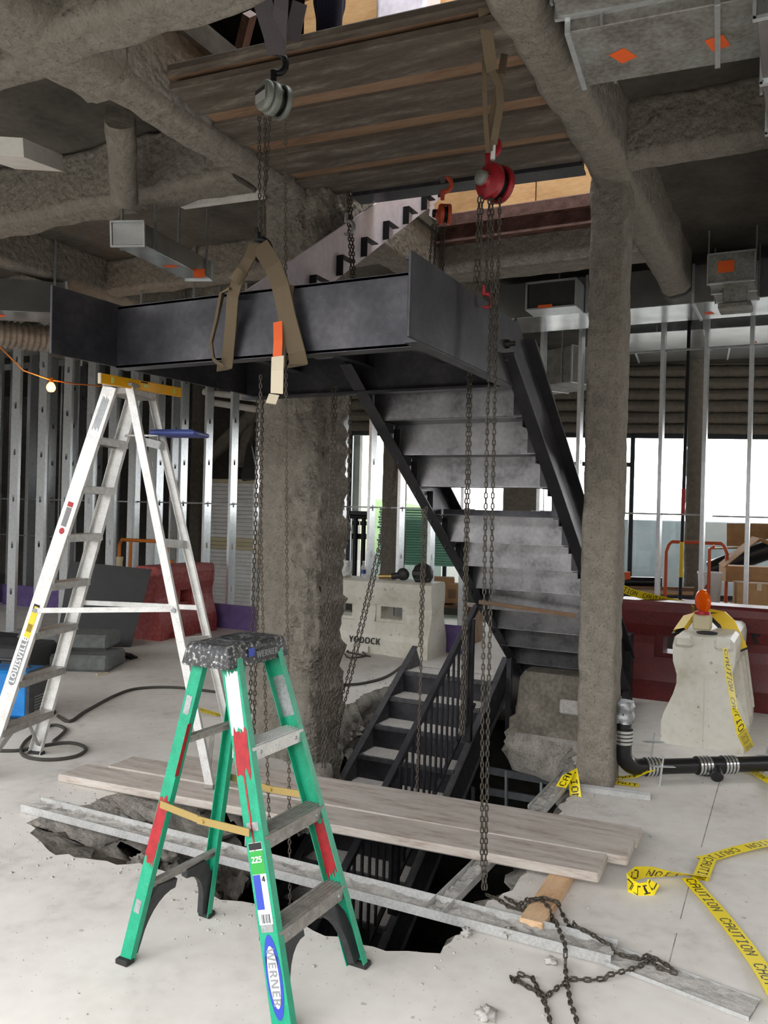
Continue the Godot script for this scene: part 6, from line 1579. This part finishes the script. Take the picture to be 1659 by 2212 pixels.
	for x in [Vector3(-5.807, 0.825, -10.509), Vector3(-5.681, 0.831, -10.517), Vector3(-6.180, 0.808, -10.431)]: objw("standpipe", MB.new().tube([Vector3(x.x, 0, x.z), Vector3(x.x, 1.62, x.z)], 0.035, 8).tube([Vector3(x.x, 1.3, x.z), Vector3(x.x, 1.38, x.z)], 0.06, 8).tube([Vector3(x.x, 1.5, x.z), Vector3(x.x, 1.56, x.z)], 0.055, 8), M.black_metal, rl)
	# work light on its cord
	var bp := Vector3(-6.686, 2.850, -5.797)
	var wk := thing("string_light", "glowing bare bulb on a cord before the studs", "lamp", bp)
	obj("bulb", MB.new().lathe(Transform3D.IDENTITY, [Vector2(0.003, -0.05), Vector2(0.028, -0.044), Vector2(0.042, -0.02), Vector2(0.043, 0.0), Vector2(0.034, 0.024), Vector2(0.018, 0.045)], 14), M.bulb, wk)
	obj("socket", MB.new().lathe(Transform3D.IDENTITY, [Vector2(0.02, 0.043), Vector2(0.021, 0.085), Vector2(0.01, 0.095)], 10), M.orange_frame, wk)
	objw("cord", MB.new().tube([Vector3(-6.098, 3.006, -4.749), Vector3(-6.596, 2.943, -5.393), Vector3(-6.696, 2.923, -5.792), Vector3(-6.799, 2.945, -6.188), Vector3(-6.952, 3.011, -6.783), Vector3(-6.634, 2.975, -7.170)], 0.008, 6), M.orange_frame, wk)
	var li := OmniLight3D.new()
	li.name = "bulb_light"
	li.light_color = Color(1.0, 0.68, 0.34)
	li.light_energy = 0.16
	li.omni_range = 30.0
	li.omni_attenuation = 2.0
	li.light_size = 0.04
	li.shadow_enabled = true
	li.position = Vector3(0, -0.01, 0)
	wk.add_child(li)

func duct(label: String, a: Vector3, b: Vector3, w: float, h: float, mat: Material, stickers: Array, seam := 1.2, open_end := false) -> Node3D:
	var o := thing("air_duct", label, "duct", (a + b) / 2)
	var z := (b - a).normalized()
	var x := Vector3.UP.cross(z).normalized()
	var t := Basis(x, z.cross(x), z)
	var l := a.distance_to(b)
	objw("casing", MB.new().bar(a, b, w, h, Vector3.UP, 0.004), mat, o)
	var k := maxi(1, int(l / seam))
	for i in k + 1:
		var p := a.lerp(b, float(i) / k)
		for e in [[0, 1, w + 0.02], [0, -1, w + 0.02], [1, 0, h + 0.02], [-1, 0, h + 0.02]]:
			objw("seam", MB.new().box(Transform3D(t, p + t.x * e[0] * (w / 2 + 0.006) + t.y * e[1] * (h / 2 + 0.006)), Vector3(0.012 if e[0] != 0 else e[2], 0.012 if e[1] != 0 else e[2], 0.022)), M.galv, o)
	for u in [0.12, 0.88]:
		for sd in [-1.0, 1.0]:
			var hp: Vector3 = a.lerp(b, u) + t.x * sd * (w / 2 + 0.01) - Vector3(0, h / 2, 0)
			if hp.y < 4.1: objw("hanger", MB.new().bx(Vector3(hp.x, (hp.y + 4.23) / 2, hp.z), Vector3(0.012, 4.23 - hp.y, 0.02)), M.galv_dull, o)
	# stickers: [position along, across, face (0 underside, 1 side +x, -1 side -x), turn]
	for s in stickers:
		var p := a.lerp(b, s[0])
		var f := Transform3D(t * Basis(Vector3.RIGHT, PI / 2), p - t.y * (h / 2 + 0.002) + t.x * s[1]) if s[2] == 0 else Transform3D(t * Basis(Vector3.UP, PI / 2 * s[2]), p + t.x * s[2] * (w / 2 + 0.002) + t.y * s[1])
		objw("orange_sticker", MB.new().box(f * Transform3D(Basis(Vector3.BACK, s[3]), Vector3.ZERO), Vector3(0.1, 0.075, 0.0015)), M.orange, o)
	return o

func build_ducts() -> void:
	# overhead at the right
	duct("wide dusty duct overhead at the upper right, with orange stickers on its underside", Vector3(-0.95, 3.86, -3.62), Vector3(0.2, 3.86, -3.72), 0.46, 0.3, M.duct_dusty, [[0.17, 0.02, 0, 0.5], [0.5, 0.05, 0, 0.3]], 0.5)
	duct("duct branch overhead at the top right edge", Vector3(-0.62, 3.9, -2.6), Vector3(-0.72, 3.9, -3.4), 0.5, 0.26, M.duct_dusty, [], 0.6)
	duct("long bright duct running away at the right edge", Vector3(0.06, 3.66, -3.2), Vector3(0.06, 3.66, -8.1), 0.52, 0.34, M.duct, [], 0.45)
	# behind the slim column
	duct("long dusty duct crossing behind the slim column", Vector3(-3.0, 3.92, -8.6), Vector3(3.0, 3.92, -8.6), 0.7, 0.36, M.duct, [[0.35, 0.1, 0, 0.2], [0.62, 0.05, 0, 0.1]], 1.0)
	var st := duct("small square duct end below the crossing duct, with an orange sticker", Vector3(-0.62, 3.86, -7.6), Vector3(-0.62, 3.86, -8.3), 0.36, 0.24, M.duct_dusty, [], 0.35)
	objw("orange_sticker", MB.new().bx(Vector3(-0.66, 3.87, -7.597), Vector3(0.13, 0.1, 0.002)), M.orange, st)
	objw("drop_collar", MB.new().bx(Vector3(-0.6, 3.66, -7.9), Vector3(0.2, 0.2, 0.2), 0.01).bx(Vector3(-0.6, 3.58, -7.9), Vector3(0.27, 0.05, 0.26), 0.01), M.duct_dusty, st)
	duct("lower bright duct beyond the studs at the right", Vector3(-2.4, 3.98, -10.6), Vector3(4.0, 3.98, -10.9), 1.2, 0.2, M.duct, [[0.28, 0.3, 0, 0.1], [0.45, -0.1, 0, 0.1], [0.6, 0.2, 0, 0.1]], 1.1)
	duct("wide bright duct nearest the outer wall at the right", Vector3(-2.2, 4.1, -12.1), Vector3(5.0, 4.1, -12.9), 1.0, 0.18, M.duct, [[0.3, 0.2, 0, 0.1], [0.5, 0.2, 0, 0.1]], 1.1)
	duct("dark duct elbow between stair and slim column", Vector3(-3.7, 3.62, -11.2), Vector3(-2.5, 3.62, -10.6), 0.7, 0.45, M.duct_dusty, [[0.5, 0.05, 1, 0.7], [0.4, 0.1, 0, 0.1]], 0.6)
	# small open box with plastic film
	var bp := Vector3(-2.269, 3.863, -8.047)
	var bx := thing("duct_box", "small open ended duct box wrapped in film beside the slim column", "duct", bp)
	obj("shell", MB.new().bx(Vector3(0, 0.13, 0), Vector3(0.5, 0.015, 0.3)).bx(Vector3(0, -0.13, 0), Vector3(0.5, 0.015, 0.3)).bx(Vector3(-0.245, 0, 0), Vector3(0.015, 0.26, 0.3)).bx(Vector3(0.245, 0, 0), Vector3(0.015, 0.26, 0.3)).bx(Vector3(0, 0, -0.14), Vector3(0.5, 0.26, 0.015)), M.galv, bx)
	obj("film", MB.new().bx(Vector3(0, 0.0, 0.12), Vector3(0.47, 0.24, 0.01)), M.black_sheet, bx)
	obj("orange_sticker", MB.new().bx(Vector3(-0.05, -0.115, 0.153), Vector3(0.14, 0.03, 0.002)), M.orange, bx)
	# left
	var ld := duct("shiny square duct with orange stickers above the left end of the landing", Vector3(-4.128, 3.533, -4.182), Vector3(-4.616, 3.695, -5.504), 0.22, 0.15, M.duct, [[0.55, 0.0, 0, 0.3], [0.97, 0.05, 1, 0.2]], 0.8)
	objw("end_sticker", MB.new().box(Transform3D(Basis(Vector3.UP, 0.4), Vector3(-4.352, 3.562, -5.190)), Vector3(0.09, 0.07, 0.003)), M.orange, ld)
	duct("duct with an orange sticker at the left edge lit by the bulb", Vector3(-7.085, 3.571, -4.920), Vector3(-6.623, 3.680, -5.828), 0.5, 0.3, M.duct, [[0.45, 0.0, 0, 0.1]], 0.9)
	duct("long low duct behind the hung landing channel", Vector3(-8.614, 4.209, -7.732), Vector3(-5.644, 4.134, -7.786), 0.5, 0.3, M.duct_dusty, [[0.25, 0.0, 0, 0.2]], 1.2)
	# corrugated round duct at the left edge
	var rings := []
	var fa := Vector3(-7.752, 3.465, -5.702); var fb := Vector3(-7.399, 3.512, -6.556)
	var fz := (fb - fa).normalized()
	var fx := Vector3.UP.cross(fz).normalized()
	for i in 61:
		var ring := PackedVector3Array()
		for j in 14:
			var a := TAU * j / 14.0
			ring.append(fa.lerp(fb, i / 60.0) + (fx * cos(a) + fz.cross(fx) * sin(a)) * (0.14 + 0.012 * sin(i * PI / 2)))
		rings.append(ring)
	tag(obj("flexible_duct", MB.new().loft(rings), M.duct_dusty), "ribbed round flexible duct at the left edge under the square duct", "duct")
	var cw := thing("hanging_conduit", "white conduit run beyond the studs left of the thick column", "conduit", Vector3(-7.888, 3.352, -10.010))
	for e in [[Vector3(-8.008, 3.415, -9.724), Vector3(-7.094, 3.287, -9.853)], [Vector3(-7.944, 3.266, -9.757), Vector3(-7.091, 3.133, -9.855)]]: objw("tube", MB.new().tube([e[0], e[1]], 0.05, 8), M.white_steel, cw)
	for v in [Vector3(-7.761, 3.379, -9.738), Vector3(-7.334, 3.308, -9.843)]: objw("hanger", MB.new().tube([v, Vector3(v.x, 4.24, v.z)], 0.01, 6), M.galv_dull, cw)

func build_small() -> void:
	# things on the white lettered barrier
	var top := 0.885
	var hm := thing("welding_helmet", "black welding helmet on the end of the white lettered barrier", "helmet", Vector3(-4.067, 0.844, -9.050))
	hm.position.y = top
	obj("shell", MB.new().lathe(Transform3D(Basis(Vector3.UP, 0.3), Vector3.ZERO), [Vector2(0.1, 0.0), Vector2(0.125, 0.05), Vector2(0.125, 0.12), Vector2(0.1, 0.18), Vector2(0.05, 0.21), Vector2(0.01, 0.215)], 16), M.black_plastic, hm)
	obj("visor", MB.new().bx(Vector3(-0.02, 0.1, 0.11), Vector3(0.14, 0.07, 0.04), 0.012), M.pvc_black, hm)
	obj("chin_guard", MB.new().bx(Vector3(0.02, 0.03, 0.09), Vector3(0.17, 0.06, 0.09), 0.02), M.black_plastic, hm)
	var gr := thing("angle_grinder", "angle grinder with a worn yellow body on the white lettered barrier", "grinder", Vector3(-4.464, 0.895, -9.000))
	gr.position.y = top
	obj("body", MB.new().tube([Vector3(-0.16, 0.03, 0), Vector3(0.02, 0.04, 0)], 0.032, 10), M.brass, gr)
	obj("motor", MB.new().tube([Vector3(0.02, 0.04, 0), Vector3(0.13, 0.06, 0)], 0.042, 10), M.black_plastic, gr)
	obj("disc_guard", MB.new().lathe(Transform3D(Basis(Vector3.RIGHT, PI / 2), Vector3(0.17, 0.075, 0.02)), [Vector2(0.01, -0.02), Vector2(0.075, -0.02), Vector2(0.075, 0.02), Vector2(0.01, 0.02)], 16), M.black_plastic, gr)
	var bt := thing("water_bottle", "small clear water bottle on the white lettered barrier", "bottle", Vector3(-4.848, 0.918, -9.000))
	bt.position.y = top
	obj("bottle_body", MB.new().lathe(Transform3D.IDENTITY, [Vector2(0.03, 0), Vector2(0.033, 0.01), Vector2(0.033, 0.13), Vector2(0.014, 0.17), Vector2(0.013, 0.19)], 14), M.clear_plastic, bt)
	obj("bottle_label", MB.new().lathe(Transform3D.IDENTITY, [Vector2(0.0338, 0.05), Vector2(0.0338, 0.1)], 14, false), M.tray_blue, bt)
	obj("bottle_cap", MB.new().lathe(Transform3D.IDENTITY, [Vector2(0.015, 0.19), Vector2(0.015, 0.205)], 10), M.ink_white, bt)
	var bag := func(at: Vector3, s: float, label: String) -> void:
		tag(obj("plastic_bag", lumpy(at, at + Vector3(0.01, s * 1.5, 0), s, s * 0.9, s * 0.4, s * 0.35, 9.0, s * 0.1, Vector3.UP, s * 0.3), M.foam), label, "bag")
	var g1 := Vector3(-5.139, 0.910, -9.050)
	bag.call(Vector3(g1.x, top, g1.z), 0.13, "crumpled white plastic bag on the white lettered barrier")
	var g2 := Vector3(-5.432, 0.902, -9.100)
	bag.call(Vector3(g2.x, top, g2.z), 0.17, "larger white plastic bag beside the thick column")
	# boxes beyond the barrier
	var b1 := Vector3(-4.375, 0.770, -10.341)
	var o := thing("cardboard_box", "cardboard box with a dark print and orange sticker beyond the white barrier", "box", Vector3(b1.x, 0.5, b1.z), "", 0.4)
	obj("carton", MB.new().bx(Vector3(0, 0.17, 0), Vector3(0.36, 0.34, 0.3), 0.006), M.cardboard, o)
	obj("print_panel", MB.new().bx(Vector3(0.02, 0.1, 0.151), Vector3(0.2, 0.1, 0.002)), M.ink, o)
	obj("orange_sticker", MB.new().bx(Vector3(-0.06, 0.07, 0.153), Vector3(0.09, 0.1, 0.002)), M.orange, o)
	var b2 := Vector3(-4.148, 0.766, -10.232)
	o = thing("cardboard_box", "smaller cardboard box right of the printed one", "box", Vector3(b2.x, 0.52, b2.z), "", 0.2)
	obj("carton", MB.new().bx(Vector3(0, 0.13, 0), Vector3(0.22, 0.26, 0.22), 0.006), M.cardboard, o)
	obj("print_panel", MB.new().bx(Vector3(0, 0.13, 0.111), Vector3(0.1, 0.12, 0.002)), M.plywood_old, o)
	var bench := thing("low_bench", "low dark bench under the boxes beyond the white barrier", "bench", Vector3(b1.x + 0.1, 0, b1.z))
	obj("bench_top", MB.new().bx(Vector3(0, 0.48, 0), Vector3(0.9, 0.04, 0.5), 0.004), M.plywood_old, bench)
	for x in [-0.4, 0.4]: obj("leg", MB.new().bx(Vector3(x, 0.23, 0), Vector3(0.05, 0.46, 0.45)), M.plywood_old, bench)
	# person standing on the platform above: one body with dark blue trousers
	var pe := thing("person", "person in dark blue jeans standing on the plank platform, mostly out of view", "person", Vector3(-2.324, 4.198, -3.750), "", -1.1)
	pe.position.y = 3.96
	obj("figure", body_mesh(), M.denim, pe)
	# litter
	var lit := thing("paper_scrap", "crumpled pale litter on the floor behind the aluminium ladder", "litter", Vector3(-6.705, 0.000, -6.482))
	obj("paper", lumpy(Vector3.ZERO, Vector3(0.2, 0.02, 0.05), 0.12, 0.06, 0.03, 0.03, 9.0, 0.03), M.foam, lit)
	tape("yellow tape scrap on the floor behind the green ladder", [Vector3(-4.526, 0.010, -5.513), Vector3(-4.360, 0.012, -5.459), Vector3(-4.219, 0.010, -5.431)], [])
	tag(obj("wood_shim", MB.new().bar(Vector3(-6.253, 0.010, -6.066), Vector3(-6.234, 0.010, -6.194), 0.03, 0.012), M.foam_cream), "pale wood shim on the floor behind the aluminium ladder", "shim")

# one continuous figure from a smooth union of tapered limbs, meshed as surface nets
func body_mesh() -> MB:
	var b := [
		[Vector3(-0.1, 0.07, 0.0), Vector3(-0.1, 0.5, 0.0), 0.06, 0.075], [Vector3(-0.1, 0.5, 0.0), Vector3(-0.09, 0.92, -0.02), 0.08, 0.105],
		[Vector3(0.1, 0.07, -0.02), Vector3(0.1, 0.5, -0.02), 0.06, 0.075], [Vector3(0.1, 0.5, -0.02), Vector3(0.09, 0.92, -0.02), 0.08, 0.105],
		[Vector3(-0.1, 0.05, -0.04), Vector3(-0.11, 0.04, 0.13), 0.05, 0.045], [Vector3(0.1, 0.05, -0.06), Vector3(0.11, 0.04, 0.11), 0.05, 0.045],
		[Vector3(0, 0.95, -0.02), Vector3(0, 1.2, 0.0), 0.16, 0.15], [Vector3(0, 1.2, 0.0), Vector3(0, 1.42, 0.0), 0.16, 0.15],
		[Vector3(-0.17, 1.42, 0), Vector3(-0.24, 1.14, 0.02), 0.065, 0.05], [Vector3(-0.24, 1.14, 0.02), Vector3(-0.2, 0.94, 0.14), 0.048, 0.038],
		[Vector3(0.17, 1.42, 0), Vector3(0.24, 1.14, 0.02), 0.065, 0.05], [Vector3(0.24, 1.14, 0.02), Vector3(0.2, 0.94, 0.14), 0.048, 0.038],
		[Vector3(0, 1.48, 0), Vector3(0, 1.58, 0.01), 0.055, 0.055], [Vector3(0, 1.64, 0.02), Vector3(0, 1.7, 0.01), 0.09, 0.1]]
	var cell := 0.026
	var lo := Vector3(-0.34, -0.02, -0.24)
	var nx := 27; var ny := 72; var nz := 19
	var f := PackedFloat32Array(); f.resize(nx * ny * nz)
	for z in nz:
		for y in ny:
			for x in nx:
				var p := lo + Vector3(x, y, z) * cell
				var d := 1.0
				for e in b:
					var ab: Vector3 = e[1] - e[0]
					var t := clampf((p - e[0]).dot(ab) / ab.length_squared(), 0, 1)
					var dd: float = p.distance_to(e[0] + ab * t) - lerpf(e[2], e[3], t)
					var h := clampf(0.5 + 0.5 * (d - dd) / 0.05, 0, 1)
					d = lerpf(d, dd, h) - 0.05 * h * (1 - h)
				f[(z * ny + y) * nx + x] = d
	var idx := {}
	var pts: Array[Vector3] = []
	var at := func(x: int, y: int, z: int) -> float: return f[(z * ny + y) * nx + x]
	for z in nz - 1:
		for y in ny - 1:
			for x in nx - 1:
				var s := Vector3.ZERO
				var c := 0
				for e in [[0,0,0,1,0,0],[0,1,0,1,1,0],[0,0,1,1,0,1],[0,1,1,1,1,1],[0,0,0,0,1,0],[1,0,0,1,1,0],[0,0,1,0,1,1],[1,0,1,1,1,1],[0,0,0,0,0,1],[1,0,0,1,0,1],[0,1,0,0,1,1],[1,1,0,1,1,1]]:
					var a: float = at.call(x + e[0], y + e[1], z + e[2])
					var g: float = at.call(x + e[3], y + e[4], z + e[5])
					if (a < 0) != (g < 0):
						s += Vector3(e[0], e[1], e[2]).lerp(Vector3(e[3], e[4], e[5]), a / (a - g)); c += 1
				if c > 0:
					idx[Vector3i(x, y, z)] = pts.size()
					pts.append(lo + (Vector3(x, y, z) + s / c) * cell)
	var m := MB.new()
	var nn := PackedVector3Array(); nn.resize(pts.size())
	var quads := []
	for k in idx:
		for ax in 3:
			var u := Vector3i.ZERO; u[(ax + 1) % 3] = 1
			var w := Vector3i.ZERO; w[(ax + 2) % 3] = 1
			var d := Vector3i.ZERO; d[ax] = 1
			if not (idx.has(k - u) and idx.has(k - w) and idx.has(k - u - w)): continue
			var a: float = at.call(k.x, k.y, k.z)
			var g: float = at.call(k.x + d.x, k.y + d.y, k.z + d.z)
			if (a < 0) == (g < 0): continue
			var q := [idx[k - u - w], idx[k - w], idx[k], idx[k - u]]
			if a > 0: q.reverse()
			quads.append(q)
			var fn: Vector3 = (pts[q[2]] - pts[q[0]]).cross(pts[q[3]] - pts[q[1]])
			for i in q: nn[i] += fn
	for i in pts.size(): m.vert(pts[i], nn[i].normalized())
	for q in quads: m.ix.append_array(PackedInt32Array([q[0], q[2], q[1], q[0], q[3], q[2]]))
	return m
